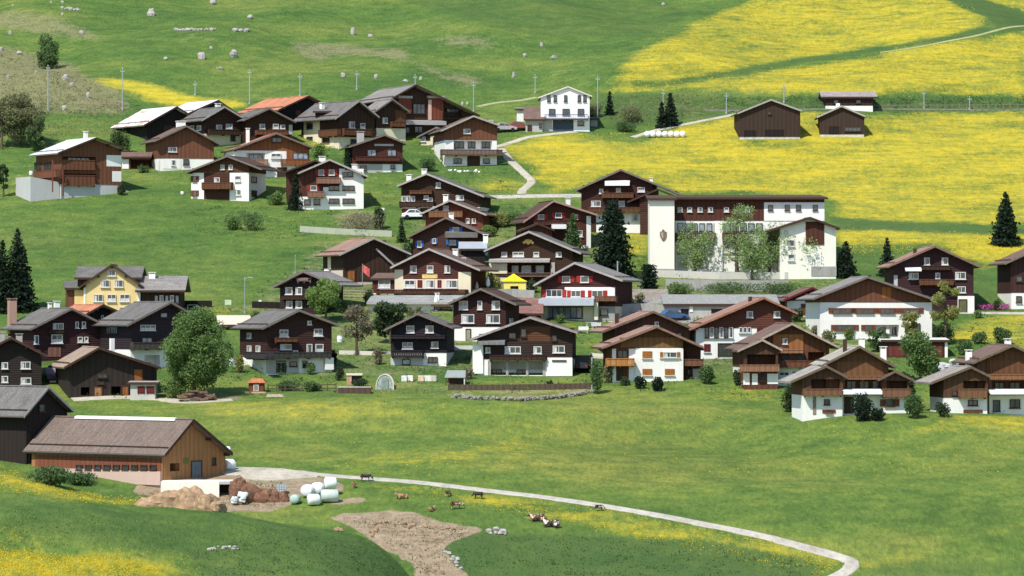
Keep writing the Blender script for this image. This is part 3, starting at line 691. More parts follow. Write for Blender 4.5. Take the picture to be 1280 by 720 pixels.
strip('road', [(745,380), (800,378), (870,374), (940,372), (1010,371)], 4, ASPHG, 0.06)
strip('path', [(480,442), (560,437), (600,436)], 2, ASPHG)
strip('path', [(735,445), (765,448), (790,452)], 2.2, ASPH)
strip('path', [(90,500), (150,497), (200,499), (235,503), (290,500)], 2.6, GRAVEL)
strip('path', [(1195,391), (1240,391.5), (1290,392)], 1.6, ASPH)

LV = M('plain', (0.34, 0.31, 0.29), 0.8, 0.15); LVB = M('plain', (0.16, 0.13, 0.115), 0.8, 0.15); PKV = M('plain', (0.33, 0.21, 0.17), 0.8, 0.12)
CH = 'chalet'
# ================= upper left
h = House('chalet', 'wide brown chalet with pale metal roof above a bare concrete terrace, far left', CH, 76,151,245, [(72,191),(120,172),(161,187)], 29, 10, wall=REDBROWN, base=LGREY, split=230, rmat=T_WHITE, verge=FRD)
h.recess((78,196,120,211), (80,217,120,231)); h.win((84,197,112,205),(86,220,104,229), st='G', off=-1.6); h.panel((133,194,150,208),(140,214,151,227)); h.balc((77,200,119,212),(80,219,119,232), mat=REDBROWN, d=0.5)
h.win((44,203,52,212),(56,203,64,212), side='l', st='D'); h.balc((42,213,72,222), side='l', mat=REDBROWN, d=.9); h.chim((106,164,110,173,6))
h.post((79,212,245),(66,200,240), mat=REDBROWN)
tg = h
z_ = h.z1-.1
for nm_, a_, b_, c_, lab_ in (('terrace', h.u0-5.0, h.u0-.1, 6.5, 'pale concrete terrace platform at the left corner of the metal-roofed chalet'), ('terrace', h.u1+.1, h.u1+2.6, 3.5, 'small pale terrace platform at the right corner of the metal-roofed chalet')):
    m = MB(); m.prism([(a_ if a_ < 0 else b_, -4), (b_ if a_ < 0 else a_, -4), (b_ if a_ < 0 else a_, z_+.4 if a_ < 0 else z_-.4), (a_ if a_ < 0 else b_, z_+1.2 if a_ < 0 else z_-1.2)], 'y', .4, c_)
    o = m.build(nm_, LGREY); o.matrix_basis = h.rm.copy(); tag(o, lab_, 'terrace')
h = House('garage', 'low brown carport with a flat tiled roof between two chalets, upper left', 'garage', 153,187,212, (196,190), 0, 4, wall=BROWNV, rmat=T_BROWN, rtype='ridgex', ov=.6)
h.panel((153,199,161,211)); h.recess((163,200,188,211), depth=3)
h = House('chalet', 'red-brown boarded chalet with a pink-grey roof and white ridge chimney, upper left', CH, 197,267,212, [(193,176),(233,157),(276,180)], 16, 10, wall=REDBROWN, split=198, rmat=T_BROWN, verge=LVB)
h.win((210,184,221,190), st='W'); h.panel((204,199,226,211), off=0); h.win((214,200,219,207)); h.win((229,199,236,206), st='D'); h.chim((222,151,232,158,7)); h.panel((194,200,199,213))
h = House('barn', 'dark barn whose white metal roof is streaked with rust, upper left', 'barn', 184,242,172, [(180,156),(221,133),(252,152)], 30, 12, wall=BLACKW, rmat=T_RUST, verge=FRD)
h.door((205,158,218,172), name='barn_door', mat=FRD)
h = House('barn', 'dark barn with a clean bright white roof behind the grey-roofed houses', 'barn', 240,296,158, [(236,141),(273,125),(302,145)], 30, 11, wall=BLACKW, rmat=T_WHITE)
h = House(CH, 'dark timber house with grey slate roof above a cream stone base, upper left', CH, 257,301,182, [(252,150),(281,133),(304,148)], 28, 8.5, wall=DARK, base=CREAM, split=167, rmat=T_GREY, verge=LV)
h.win((282,155,290,161),(270,156,277,162), st='W'); h.win((288,169,294,176), st='D'); h.win((238,157,243,163),(247,157,252,163), side='l', st='C'); h.balc((262,162,300,168), mat=DARKV); h.chim((271,129,276,134,6))
h = House(CH, 'dark timber house with a grey slate roof standing left of the orange-roofed barn', CH, 308,365,182, [(304,150),(337,135),(370,152)], 20, 11, wall=DARK, rmat=T_GREY, verge=LVB)
h.win((324,155,331,161),(341,155,348,161),(350,156,356,161), st='W'); h.panel((361,156,367,168),mat=GREYW); h.balc((320,163,360,168), mat=REDBROWN, d=.8)
h = House('barn', 'black boarded barn with a bright orange tile roof at the top of the village', 'barn', 352,408,162, [(348,137),(386,119.5),(416,135)], 33, 13, wall=BLACKW, rmat=T_ORANGE, verge=FRD)
h.panel((370,138,376,144),mat=BROWNV)
h = House(CH, 'white chalet with orange-brown gable boards under a salmon red roof', CH, 293,386,222, [(292,186),(346,166),(391,184)], 13, 11, wall=M('wood',(0.24,0.085,0.035)), split=187, rmat=T_RED, verge=LVB)
h.panel((358,187,386,206), mat=M('wood',(0.24,0.085,0.035)), name='timber_cladding', d=.1); h.recess((308,191,331,208)); h.win((311,193,328,200), st='G', off=-1.6)
h.balc((306,199,335,208), mat=M('wood',(0.32,0.17,0.1))); h.win((339,192,351,198),(336,210,343,215)); h.win((366,191,385,199), st='G', off=.1); h.win((340,172,352,178), st='D'); h.door((347,210,358,222)); h.balc((352,199,388,206), mat=M('wood',(0.24,0.085,0.035)), d=.9)
h.chim((308,160,312,167,6))
# cream house with slate roof and its neighbours
h = House('house', 'tall cream house with dark gable, slate roof and a dormer, below the biggest roof', 'house', 424,468,184, [(419,148),(449,125.5),(474,146)], 36, 11.5, wall=DARKV, base=CREAM, split=171, rmat=T_GREY, verge=LV)
h.panel((380,151,400,183), side='l', mat=CREAM); h.win((384,154,391,161),(384,171,391,178), side='l', st='D', off=.06); h.panel((402,170,418,183), side='l', mat=CREAM); h.balc((398,162,422,170), side='l', mat=BROWNV, d=.8)
h.win((404,172,412,178), side='l', st='D', off=.06); h.win((436,152,443,160),(450,154,456,161)); h.balc((430,161,464,169), mat=BROWNV); h.win((438,174,446,180), st='D'); h.chim((402,128,406,136,6))
dm = House('dormer', None, None, 394,412,152, (139,134), 0, 3.2, wall=BLACKW, rmat=T_GREY, rtype='mono', ov=.5, root=h, at=h.g+h.ex*(h.u0+1.4)+h.ey*3.2+Vector((0,0,h.zt(h.u0)+0.2)), below=.5, fp=False, side=.4)
dm = None
h = House('house', 'dark timber house with grey slate roof squeezed beside the cream house', 'house', 470,507,178, [(466,141),(491,123.5),(511,139)], 25, 5, wall=DARKV, base=CREAM, split=160, rmat=T_LGREY, verge=LVB)
h.win((478,147,484,154)); h.win((464,162,470,167), st='D'); h.panel((494,138,506,158), mat=BROWNV, name='timber_cladding'); h.balc((490,152,507,158), mat=BROWNV, d=.8)
h = House('hall', 'largest building of the upper village, red-brown gable with deep bays, broad grey roof', 'hall', 493,590,168, [(487,124),(520,105.5),(600,144)], 22, 16, wall=DARKV, rmat=T_LGREY, verge=FRD, ov=1.6)
h.panel((497,122,513,142),(534,122,553,150), mat=RED, name='red_cladding', d=.5); h.panel((534,125,538,150), mat=M('plaster',(0.6,0.4,0.33)), d=.56); h.panel((495,120,514,123),(533,120,554,123), mat=LV, name='flashing', d=.7)
h.recess((556,133,577,148)); h.win((516,130,531,142), st='D'); h.balc((554,141,575,149), mat=BLACKW, d=.8, style='bars'); h.win((558,134,574,140), st='G', off=-1.6); h.awn((500,151,558,156), d=3.0, mat=LV, name='canopy', th=.2); h.win((505,159,512,166),(518,158,528,166),(560,154,570,161), st='D')
h = House('house', 'small house with an arched cream doorway left of the chalet with the long balcony', 'house', 526,556,182, [(521,171),(545,159),(561,171)], -8, 6, wall=DARKV, rmat=T_BLUE, base=CREAM, split=176, verge=LVB, ov=.6)
h.panel((538,170,552,181), mat=CREAM); h.door((542,172,548,181), off=.06); h.win((526,171,532,177))
h = House(CH, 'orange-brown chalet with white floors and a full-width balcony at the upper lane', CH, 556,621,207, [(551,163),(592,144.5),(624,156)], 10, 11, wall=REDBROWN, split=175, rmat=T_BROWN, verge=LV)
h.win((579,161,588,167)); h.recess((567,176,615,187), depth=1.2); h.win((568,177,580,185),(585,177,594,185),(602,177,612,185), st='D', off=-1.2); h.balc((552,187,628,194), mat=M('wood',(0.12,0.07,0.05)), d=1.5)
h.win((567,198,577,204),(604,198,612,204), st='D'); h.door((586,197,597,207)); h.panel((584,195,600,207), mat=MID, name='timber_cladding', d=.03); h.chim((612,150,616,158,6))
# red chalet
h = House(CH, 'dark red chalet with one white base corner, just above the white balconied house', CH, 441,503,216, [(436,183),(481,168),(508,179)], 10, 9.5, wall=MAROON, split=205, rmat=T_DKBR, verge=LVB)
h.win((459,187,470,195),(484,187,495,195), st='G'); h.sign(468,180,492,182.5, CLOTHG, name='purlin_cap'); h.balc((445,196,500,201), mat=MAROONV, d=.8); h.panel((441,205,478,216), mat=GREYW, d=.03); h.win((488,206,494,211), st='D'); h.win((450,207,458,213), st='D', off=.03); h.chim((447,164,455,174,4), mat=GREYW)
# white house far top
h = House('villa', 'tall white house with shallow roof and dark balcony, standing alone below the yellow slope', 'villa', 676,737,164, [(672.5,122),(710,108),(740,120)], 0, 9, wall=M('plaster',(0.82,0.82,0.82),.9,.06), rmat=T_LGREY, verge=FRW, ov=.35, purlins=False, th=.15)
for x in (686,694,707,724,731): h.win((x-2,119,x+2,127), st='D')
h.win((686,136,694,143),(703,136,712,143),(722,136,730,143), st='D'); h.balc((681,143,735,149), mat=M('plain',(0.08,0.09,0.13)), style='bars'); h.door((692,151,716,164), name='garage_door', mat=M('plain',(0.05,0.07,0.09))); h.win((722,151,730,157), st='D'); h.panel((676,150,690,164), mat=GREYW, d=.05)
w2 = House('wing', None, None, 657,678,165, (149,133), 0, 6, wall=GREYW, rmat=T_BROWN, rtype='mono', ov=.5, root=h, fp=False); w2.win((679-5,154,677,159), st='D'); w2.door((660,157,664,164))
w2 = House('wing', None, None, 646,656,152, (136,134), 0, 4, wall=WHITE, rmat=T_LGREY, rtype='mono', ov=.3, root=h, fp=False)
w2 = House('wing', None, None, 738,747,158, (148,146), 0, 4, wall=CONC, rmat=T_GREY, rtype='mono', ov=.3, root=h, fp=False)
# barns on the yellow slope
h = House('barn', 'wide weathered dark barn on a pale stone footing, left of the three field barns', 'barn', 925,1000,174, [(922,141),(964,124),(1001,138)], 3, 9, wall=M('wood',(0.05,0.032,0.025)), base=M('stone',(0.5,0.48,0.42)), split=171, rmat=T_GREY, verge=LV, ov=.5)
h.door((930,163,945,171),(956,162,980,171), name='barn_door', mat=BLACKW); h.win((960,140,964,143), st='D')
h = House('barn', 'farthest of three field barns, seen side-on with long grey roof and white lower band', 'barn', 1032,1091,138, (121,114), 0, 8, wall=M('wood',(0.045,0.024,0.02)), base=WHITE, split=132, rmat=M('tile',(0.33,0.28,0.27)), rtype='ridgex', ov=.5, side=.8)
h.win((1042,125,1048,129),(1070,125,1076,129), st='D')
h = House('barn', 'smallest of the three dark field barns with a white chimney stub', 'barn', 1025,1080,171, [(1021,146),(1052,132),(1082,145)], -2, 8, wall=M('wood',(0.05,0.032,0.025)), base=M('stone',(0.5,0.48,0.42)), split=168, rmat=T_GREY, verge=LV, ov=.5)
h.door((1036,158,1049,168), name='barn_door', mat=BLACKW); h.win((1056,159,1076,164), st='D'); h.chim((1045,127,1050,133,1.5), cap=False)

# ================= second row
h = House(CH, 'small square chalet with brown middle and white corner walls on the grassy slope', CH, 239,311,250, [(232,215),(284,194.5),(327,211)], -14, 9, wall=BROWN, split=215, rmat=T_DKBR, verge=LVB)
h.panel((255,216,287,251), mat=M('log',(0.07,0.03,0.02)), name='timber_cladding', d=.06); h.win((294,220,301,227),(294,237,301,244), st='W'); h.win((276,206,281,212),(286,206,291,212)); h.win((268,222,275,228), st='C', off=.06); h.win((241,220,246,227),(241,238,246,245), st='N')
h.balc((252,228,289,236), mat=BROWNV); h.panel((263,240,280,251), d=.03, mat=GREYW); h.win((314,221,320,228),(314,238,320,245), side='r', st='D')
h = House(CH, 'white chalet with maroon centre, two balconies and a dark fir before its left corner', CH, 374,454,262, [(374,216),(412,199),(460,220)], 6, 10, wall=MAROONV, split=262-1, base=WHITE, rmat=T_DKBR, verge=LV)
h.panel((424,211,455,262),(404,234,424,262), d=.12); h.panel((374,246,404,262), mat=WHITE, d=.1); h.panel((362,218,372,261), side='l')
h.win((428,215,441,221),(411,232,424,238),(428,232,443,238),(411,248,424,254),(428,248,443,254), st='D', off=.12); h.win((398,212,405,219),(411,212,418,219),(388,232,396,238), st='R')
h.balc((396,222,426,229),(385,239,405,246), mat=M('wood',(0.25,0.13,0.09))); h.win((380,249,388,256),(392,249,400,256), st='D', off=.1); h.chim((399,195,407,202,5),(440,205,446,212,3))
w2 = House('wing', None, None, 360,392,232, [(357,214),(394,200),(412,207)], 6, 6, wall=MAROONV, rmat=T_DKBR, root=h, at=h.g+h.ex*(h.u0+1.0)+h.ey*4.5, fp=False, purlins=False)
h = House(CH, 'dark chalet with red and white ground floor and two white chimneys, upper middle', CH, 502,600,273, [(496,232),(533,216.5),(605,245)], -9, 10, wall=DARK, split=259, rmat=T_GREY, verge=LV)
for x in (504,510,516): h.win((x-2,245,x+3,252))
h.win((530,244,536,249),(534,247,541,252),(545,228,551,235),(570,244,580,250)); h.balc((499,252,542,258), mat=DARKV); h.balc((512,238,540,242), mat=BROWNV, d=.7); h.panel((525,260,600,274), mat=MID, name='timber_cladding', d=.05); h.door((490+13,262,508,272), mat=SH_RED)
h.win((511,262,517,268),(519,262,524,268), st='D'); h.chim((508,218,514,227,4),(527,211,533,218,4))
h = House(CH, 'bright red-walled chalet with an orange-brown balcony behind the blue-shuttered house', CH, 532,604,293, [(525,267),(562,250),(608,268)], -10, 9, wall=RED, rmat=T_BROWN, verge=LV)
h.win((541,258,548,264),(554,257,561,263),(582,273,587,279),(590,273,595,279), st='W'); h.balc((536,264,578,271), mat=M('wood',(0.22,0.10,0.05))); h.chim((554,243,560,252,3))
h = House(CH, 'dark chalet with bright blue shutters around its windows', CH, 516,600,328, [(509,296),(557,271.5),(606,292)], -6, 9, wall=MID, rmat=T_BROWN, verge=LVB)
h.win((566,284,574,290),(522,301,527,309),(541,298,545,304),(562,300,570,306), st='B'); h.awn((556,291,597,297), d=1.3, mat=T_GREY, name='porch_roof', th=.15); h.chim((561,266,567,273,3))
h = House('annex', 'low flat-roofed shed with a pale grey metal roof left of the largest dark chalet', 'shed', 576,606,337, (311,302), 0, 3, wall=BLACKW, rmat=T_BLUE, rtype='mono', ov=.5)
h.chim((604,293,610,302,3))
h = House(CH, 'maroon chalet with a dark brown roof half hidden behind a pale green fir', CH, 660,738,312, [(654,277),(692,250.5),(747,268)], 10, 10, wall=MAROON, rmat=T_DKBR, verge=PKV, split=306)
h.win((672,268,680,274),(694,266,702,272),(716,268,722,274), st='R'); h.awn((690,281,708,286), d=1.6, mat=CLOTH); h.panel((733,270,740,310)); h.balc((668,276,712,281), mat=MAROONV); h.win((720,288,728,296), st='W'); h.chim((708,247,713,255,4))
w2 = House('porch', None, None, 655,690,300, [(650,288),(672,279),(693,287)], 10, 2.5, wall=MAROONV, rmat=T_DKBR, root=h, fp=False, at=h.g-h.ey*2.6+h.ex*(h.u0+2), purlins=False, ov=.5)
h = House('inn', 'large dark chalet with a white awning in its gable, left of the crested tower', 'inn', 727,816,291, [(720,237),(776,211.5),(857,245)], -5, 11, wall=M('log',(0.06,0.024,0.018)), rmat=T_DKBR, verge=LVB, split=264)
h.awn((756,227,787,232), d=1.6); h.win((739,251,751,258),(773,251,781,258),(749,236,754,242),(797,234,806,240),(770,235,776,240), st='W'); h.balc((752,241,792,247), mat=BROWNV); h.balc((734,259,800,265), mat=BROWNV); h.panel((727,264,745,290), mat=MID, name='timber_cladding', d=.05)
h.win((790,268,797,276), st='W'); h.chim((812,222,816,230,5)); 
w2 = House('porch', None, None, 800,822,275, [(784,252),(822,236),(850,247)], -5, 2, wall=M('log',(0.06,0.024,0.018)), rmat=T_DKBR, root=h, fp=False, at=h.g-h.ey*1.2+h.ex*(h.u1-2.2), purlins=False, ov=.5, split=264, base=MID)

# ================= big white building with the tower
h = House('school', 'long white and brown flat-roofed building with a crest on its square left tower', 'school', 844,1030,340, (247,243.5), 0, 13, wall=MAROONV, base=WHITE, split=276, rmat=T_DKBR, rtype='mono', ov=.9, side=.5, verge=FRD)
h.panel((955,253,1030,276), d=.05)
for x in (850,862,875,888,908,934): h.win((x-3,259,x+3,265), st='W')
for x in (963,984,998,1019): h.win((x-3,256,x+3,263), st='D', off=.05)
for a in range(6): h.win((847+a*9,279,854+a*9,289), st='G')
for a in range(6): h.win((847+a*9,304,854+a*9,317), st='G')
for a in range(5): h.win((905+a*10,279,913+a*10,289), st='G')
h.balc((844,291,894,300),(903,291,935,300), mat=M('wood',(0.10,0.06,0.03)), d=.8); h.panel((893,277,903,341), d=.35)
for a in range(5): h.win((905+a*10,304,913+a*10,316), st='W')
h.win((848,322,860,333),(866,322,878,333), st='W'); h.door((933,321,950,336),); h.win((958,324,970,332),(980,324,992,332), st='W')
tw = House('tower', None, None, 812,843,343, (248,244), 0, 7, wall=M('plaster',(0.80,0.77,0.66),.9,.08), rmat=T_DKBR, rtype='mono', ov=.5, side=.3, root=h, at=ground(827,343)-Vector((0,1.2,0)), fp=False)
tw.panel((812,336,843,343), mat=CONC, d=.05)
# crest: shield with a helm, dark on the pale tower
a0, a1, z0, z1, mp = tw.rect(825,287,833,301)
c = MB(); am = (a0+a1)/2; hw = (a1-a0)/2; H_ = z1-z0
c.prism([(am-hw, z1-H_*.18), (am-hw, z0+H_*.4), (am-hw*.5, z0+H_*.12), (am, z0), (am+hw*.5, z0+H_*.12), (am+hw, z0+H_*.4), (am+hw, z1-H_*.18)], 'y', -0.14, -0.02)
c.prism([(am-hw*.45, z1-H_*.15), (am-hw*.3, z1), (am+hw*.3, z1), (am+hw*.45, z1-H_*.15)], 'y', -0.16, -0.02); c.build('crest', M('plain', (0.17,0.12,0.09),.8,.4), h.root, tw.M)
c = MB(); c.prism([(am-hw*.6, z1-H_*.26), (am-hw*.6, z0+H_*.45), (am, z0+H_*.15), (am, z1-H_*.26)], 'y', -0.17, -0.145); c.build('crest_field', M('plain', (0.40,0.34,0.24),.8,.2), h.root, tw.M)
wg = House('wing', None, None, 975,1045,344, [(958,289),(1013,271.5),(1050,285)], 4, 9, wall=M('plaster',(0.80,0.77,0.66),.9,.08), rmat=T_DKBR, root=h, fp=False, at=ground(1015,345)-Vector((0,2.4,0)), purlins=False, ov=.8)
wg.panel((1007,277,1030,306), mat=MAROONV, name='timber_cladding', d=.1); wg.panel((1014,333,1045,345), mat=CONC, d=.08); wg.win((985,300,993,308),(985,318,993,326), st='W')
t = tag(MB().build('x', WHITE), 'x', 'x'); bpy.data.objects.remove(t)

# ================= middle rows
h = House('barn', 'dark boarded barn with a pink-brown roof and orange doors, beside the maroon inn', 'barn', 430,508,355, [(424,318),(467.5,297),(514,317)], 18, 11, wall=DARKV, base=PLW((0.6,0.5,0.42)), split=352, rmat=T_PINK, verge=LV)
h.door((434,338,443,351), name='barn_door', mat=ORANGE); h.door((449,339,462,351), name='barn_door'); h.panel((410,319,414,337), side='l', mat=CREAM); h.panel((414,338,429,356), side='l', mat=PLW((0.6,0.5,0.42))); h.win((468,342,476,348),(484,342,492,348), st='D')
pa = h.hit(470,311,-.3); pb = h.hit(492,331.5,-.3); MB().quadbar((pa[0],-.3,pa[1]),(pb[0],-.3,pb[1]),.14).build('loading_chute', LV, h.root)
h = House('restaurant', 'maroon timber inn with white window row and long balcony over a grey terrace', 'restaurant', 494,588,372, [(488,334),(536,310.5),(600,337)], -14, 8.5, wall=MAROON, rmat=T_BROWN, verge=LV, split=366)
h.win((513,332,521,341),(534,332,542,341),(556,332,563,341)); h.sign(528,343,547,348, M('plain',(0.62,0.45,0.16)))
h.panel((494,337,504,366),(573,340,588,366), mat=CREAM); h.panel((504,349,573,361), mat=PLW((0.66,0.58,0.45)), d=.05)
h.win((506,350,519,360),(533,350,543,360),(558,350,572,360), st='C', off=.06); h.shut((522,350,528,360),(547,350,552,360), mat=SH_MAR, off=.05)
h.balc((470,362,582,367), mat=MAROONV, d=1.5); h.chim((566,311,572,321,5), (578,322,582,328,5))
w2 = House('wing', None, None, 466,498,368, (348,341), -6, 6, wall=MAROONV, base=WHITE, split=366, rmat=T_BROWN, rtype='mono', ov=.4, root=h, fp=False); w2.win((473,349,488,360), st='C')
h = House('terrace', 'grey-roofed terrace building with a white serving front below the maroon inn', 'terrace', 462,582,389, (378,369), -4, 5, wall=WHITE, rmat=M('tile',(0.30,0.31,0.31)), rtype='mono', ov=.8, verge=LV)
h.recess((470,380,500,388),(542,383,566,389), depth=1.5); h.panel((509,378,539,383), mat=WHITE, d=.25); h.panel((539,378,563,383), mat=PLW((0.6,0.3,0.2)), d=.22); h.chim((544,366,549,380,1))
h = House(CH, 'broadest dark chalet of the centre, yellow ornament in its gable and open galleries below', CH, 612,716,356, [(605,313),(661,289),(726,316)], -8, 12, wall=DARK, rmat=T_GREY, verge=LV)
h.win((627,315,634,321),(641,315,655,321),(667,315,674,321),(695,315,702,321))
a0, a1, z0, z1, mp = h.rect(653,299,668,307)
c = MB(); q = (a1-a0)
for k, (x, zc, r) in enumerate(((.15,.5,.13),(.35,.7,.16),(.5,.45,.18),(.68,.7,.15),(.85,.45,.13),(.5,.85,.1))): c.blob((a0+q*x, -.12, z0+(z1-z0)*zc), (q*r, .05, (z1-z0)*r*1.6), .1, k)
c.build('ornament', M('plain',(0.55,0.38,0.12),.7,.4), h.root)
h.recess((634,330,687,342)); h.win((640,332,648,341),(652,332,664,341),(670,332,680,341), st='W', off=-1.6); h.awn((611,325,687,328), d=.9, mat=LV, name='beam', th=.12); h.panel((612,329,634,342), mat=CREAM); h.balc((634,341,690,346), mat=M('wood',(0.16,0.1,0.08)), style='bars')
h.panel((689,328,694,344), mat=LV, name='pilaster', d=.3); h.panel((612,347,634,371), mat=CREAM); h.win((640,350,650,358)); h.chim((711,315,719,329,5), mat=WHITE)
h = House(CH, 'chalet with red shutters above a wide glazed garage front, right of the yellow tent', CH, 677,768,401, [(667,356),(718,328),(778,350)], -14, 11, wall=M('log',(0.06,0.022,0.02)), split=383, base=CREAM, rmat=T_LGREY, verge=LV)
h.win((703,345,713,353),(726,345,736,353), st='R'); h.panel((706,359,766,371)); h.win((714,363,726,371),(740,363,754,371), st='R', off=.06); h.win((683,362,703,371), st='R')
h.awn((673,374,742,382), d=2.2, mat=T_BLUE, name='canopy', th=.25); h.balc((743,370,770,376), mat=M('wood',(0.18,0.09,0.05))); h.recess((683,383,729,399), depth=1.2); h.win((684,384,705,398),(706,384,728,398), st='G', off=-1.2); h.panel((742,383,768,401), mat=CONC, name='rendered_wall', d=.04); h.post((745,377,400), mat=CREAM, w=.5, d=1.1)
h.win((750,386,760,394), st='D', off=.04)
h = House(CH, 'narrow maroon chalet with oval window on a white ground floor, centre of the village', CH, 567,632,427, [(560,379),(600.6,360.5),(645,380)], -10, 10, wall=M('log',(0.05,0.018,0.016)), split=408.5, rmat=T_DKBR, verge=LVB)
h.win((574,376,585,387),(597,376,603,387),(615,376,625,387),(577,393,593,404),(608,393,625,404), st='C'); h.door((583,412,588,426), mat=M('plain',(0.3,0.28,0.2))); h.win((636,398,640,404), side='r')
h = House('annex', 'low annex with a faded red roof right of the maroon chalet with the oval window', 'annex', 648,676,408, (392,372), 0, 6, wall=MAROONV, rmat=M('tile',(0.24,0.13,0.11)), rtype='mono', ov=.5)
h.win((652,397,658,402),(664,397,670,402), st='D')
h = House(CH, 'small black-brown chalet on a white base with a dark lower balcony, centre left', CH, 489,558,457, [(480,412),(522,391.5),(566,409)], -5, 9.5, wall=BLACKW if 0 else M('log',(0.026,0.021,0.024)), split=441, rmat=T_GREY, verge=LVB)
h.win((508,407,518,416),(532,407,542,416),(503,428,516,436),(539,427,548,435)); h.balc((488,419,556,423), mat=M('wood',(0.028,0.022,0.025)), d=1); h.balc((489,438,529,446), mat=M('wood',(0.028,0.022,0.025))); h.panel((489,447,529,457), mat=LGREY, d=.05)
h.win((535,446,547,453), st='D'); h.win((503,449,513,456), st='G', off=.05)
h = House(CH, 'wide dark chalet with white window row and a grey arcaded ground floor, front centre', CH, 597,715,470, [(587,424),(662.5,396),(722,415)], -3, 12, wall=M('log',(0.037,0.024,0.02)), split=449, rmat=T_BROWN, verge=M('plain',(0.28,0.24,0.23)))
h.panel((650,408,688,427), mat=BROWN, name='timber_cladding', d=.08); h.win((651,411,658,421), st='D', off=.08); h.win((636,416,645,423),(690,419,696,426), st='D'); h.win((607,434,613,441),(631,433,651,442),(667,433,677,442),(691,432,706,441), st='C')
h.awn((597,427,631,431), d=1.2, mat=M('wood',(0.2,0.19,0.19)), name='canopy'); h.balc((612,444,682,450), mat=DARKV, d=.9); h.panel((591,430,604,467), d=.25); h.recess((610,451,680,469), depth=2.2); h.panel((612,452,680,462), mat=GREYW, d=.0, off=-2.1); h.win((614,462,627,468),(646,462,660,468), st='D', off=-2.0)
h.post((612,449,470),(634,449,470),(659,449,470),(680,449,470), mat=LV, w=.3, d=.1); h.panel((684,447,715,470), d=.4); h.sign(690,450,708,452, FRD, off=.4, name='beam')
h = House(CH, 'small tall dark chalet with four bright windows, left of the birch group', CH, 350,402,392, [(341,358),(379,338.5),(421,356)], -18, 8.5, wall=M('log',(0.035,0.02,0.022)), rmat=T_LGREY, verge=LVB)
h.win((357,359,366,368),(370,359,378,368),(358,376,366,385),(370,376,378,385), st='C'); h.balc((371,348,388,352), mat=LV, d=.5, style='bars', flowers=True); h.balc((352,370,392,374), mat=DARKV, d=.8)
h = House(CH, 'dark chalet with white arches at ground level beside the big round tree, front left', CH, 334,414,467, [(328,410),(374,387),(424,406)], 20, 12, wall=M('log',(0.05,0.024,0.02)), split=447, rmat=T_GREY, verge=LVB)
h.win((349,412,360,421),(392,411,403,420),(384,401,389,406),(350,430,364,437),(366,438,372,443),(383,430,390,441),(394,430,404,441), st='C'); h.win((310,416,315,423),(310,432,315,440),(321,432,326,440), side='l', st='C'); h.balc((306,440,332,448), side='l', mat=M('wood',(0.05,0.045,0.045)))
h.balc((336,440,414,447), mat=M('wood',(0.05,0.048,0.045))); h.balc((345,422,372,427), mat=BROWNV, d=.9); h.panel((374,447,414,467), d=.1); h.panel((334,448,373,467), mat=GREYW, d=.05); h.win((378,451,384,459), st='D', off=.1); h.door((346,452,356,467)); h.win((362,452,371,458), st='D', off=.05)
h.panel((300,450,311,467), side='l', d=.6); h.panel((404,447,418,462), d=.9)
h = House('shed', 'low shed with a flat beige roof behind the big round tree', 'shed', 276,312,412, (406,394), 6, 6, wall=GREYW, rmat=M('plain',(0.62,0.53,0.42),.9,.1), rtype='mono', ov=.6)
h.win((280,408,286,411), st='D'); 
# yellow house
h = House('house', 'yellow stuccoed house with brown-framed windows and grey cross-gabled roof', 'house', 105,175,398, [(99,358.5),(140,330),(178,357)], 2, 9, wall=YEL, rmat=T_GREY, verge=FRD, ov=.6)
h.win((134,337,145,345), (126,350,137,359),(143,350,154,359),(117,368,129,377),(134,368,145,377),(150,368,162,377),(149,384,156,394), st='W'); h.panel((104,360,107,398),(172,358,175.5,398), mat=WHITE, d=.08, name='quoins')
w2 = House('cross_wing', None, None, 97,174,385, (347,333), 0, 8, wall=DARKV, rmat=T_GREY, rtype='ridgex', ov=.6, side=.4, root=h, at=h.g+Vector((0,2.2,0.4)), fp=False)
w2 = House('side_wing', None, None, 84,106,390, (360,351), 8, 7, wall=REDBROWN, rmat=T_GREY, rtype='mono', ov=.5, root=h, fp=False, at=h.g+h.ex*(h.u0-.8)+h.ey*1.5); w2.panel((93,362,104,390), mat=YEL)
h = House('house', 'long grey-roofed house with a glazed veranda and white chimney, right of the yellow house', 'house', 177,225,398, (363,345), 0, 8, wall=DARKV, rmat=T_LGREY, rtype='ridgex', ov=1.0, side=.8)
for a in range(5): h.win((193+a*6.5,369,198+a*6.5,379), st='W' if a % 2 else 'G')
h.chim((186,340,194,352,3))
h = House(CH, 'big dark chalet with white window boxes and two vents on its grey roof, far left', CH, 42,128,450, [(38,411),(90,385),(134,407)], 24, 11, wall=M('log',(0.045,0.018,0.02)), rmat=T_GREY, verge=LVB)
h.win((66,404,79,412),(64,418,78,429),(42.5,419,48,430),(94,402,98,410),(102,402,107,410),(97,421,103,428),(105,421,110,428), st='C'); h.panel((60,434,76,446), mat=M('wood',(0.2,0.09,0.07)), name='timber_cladding'); h.chim((61,378,65,387,8),(69,376,75,385,7)); h.balc((62,412,80,416), mat=DARKV, d=.5)
h.chim((12,373,21,398,10), mat=M('plaster',(0.42,0.26,0.2)))
h = House('barn', 'dark barn with an orange roof slope below the yellow house', 'barn', 113,150,430, [(108,392),(129,380.5),(152,392)], 26, 9, wall=BLACKW, rmat=T_ORANGE, verge=FRD); h.win((126,394,129,401))
h = House(CH, 'dark chalet on a tall white ground floor left of the big round tree', CH, 164,232,460, [(159,406),(214,377),(240,392)], 28, 10, wall=M('log',(0.035,0.024,0.03)), split=437, rmat=T_GREY, verge=LVB)
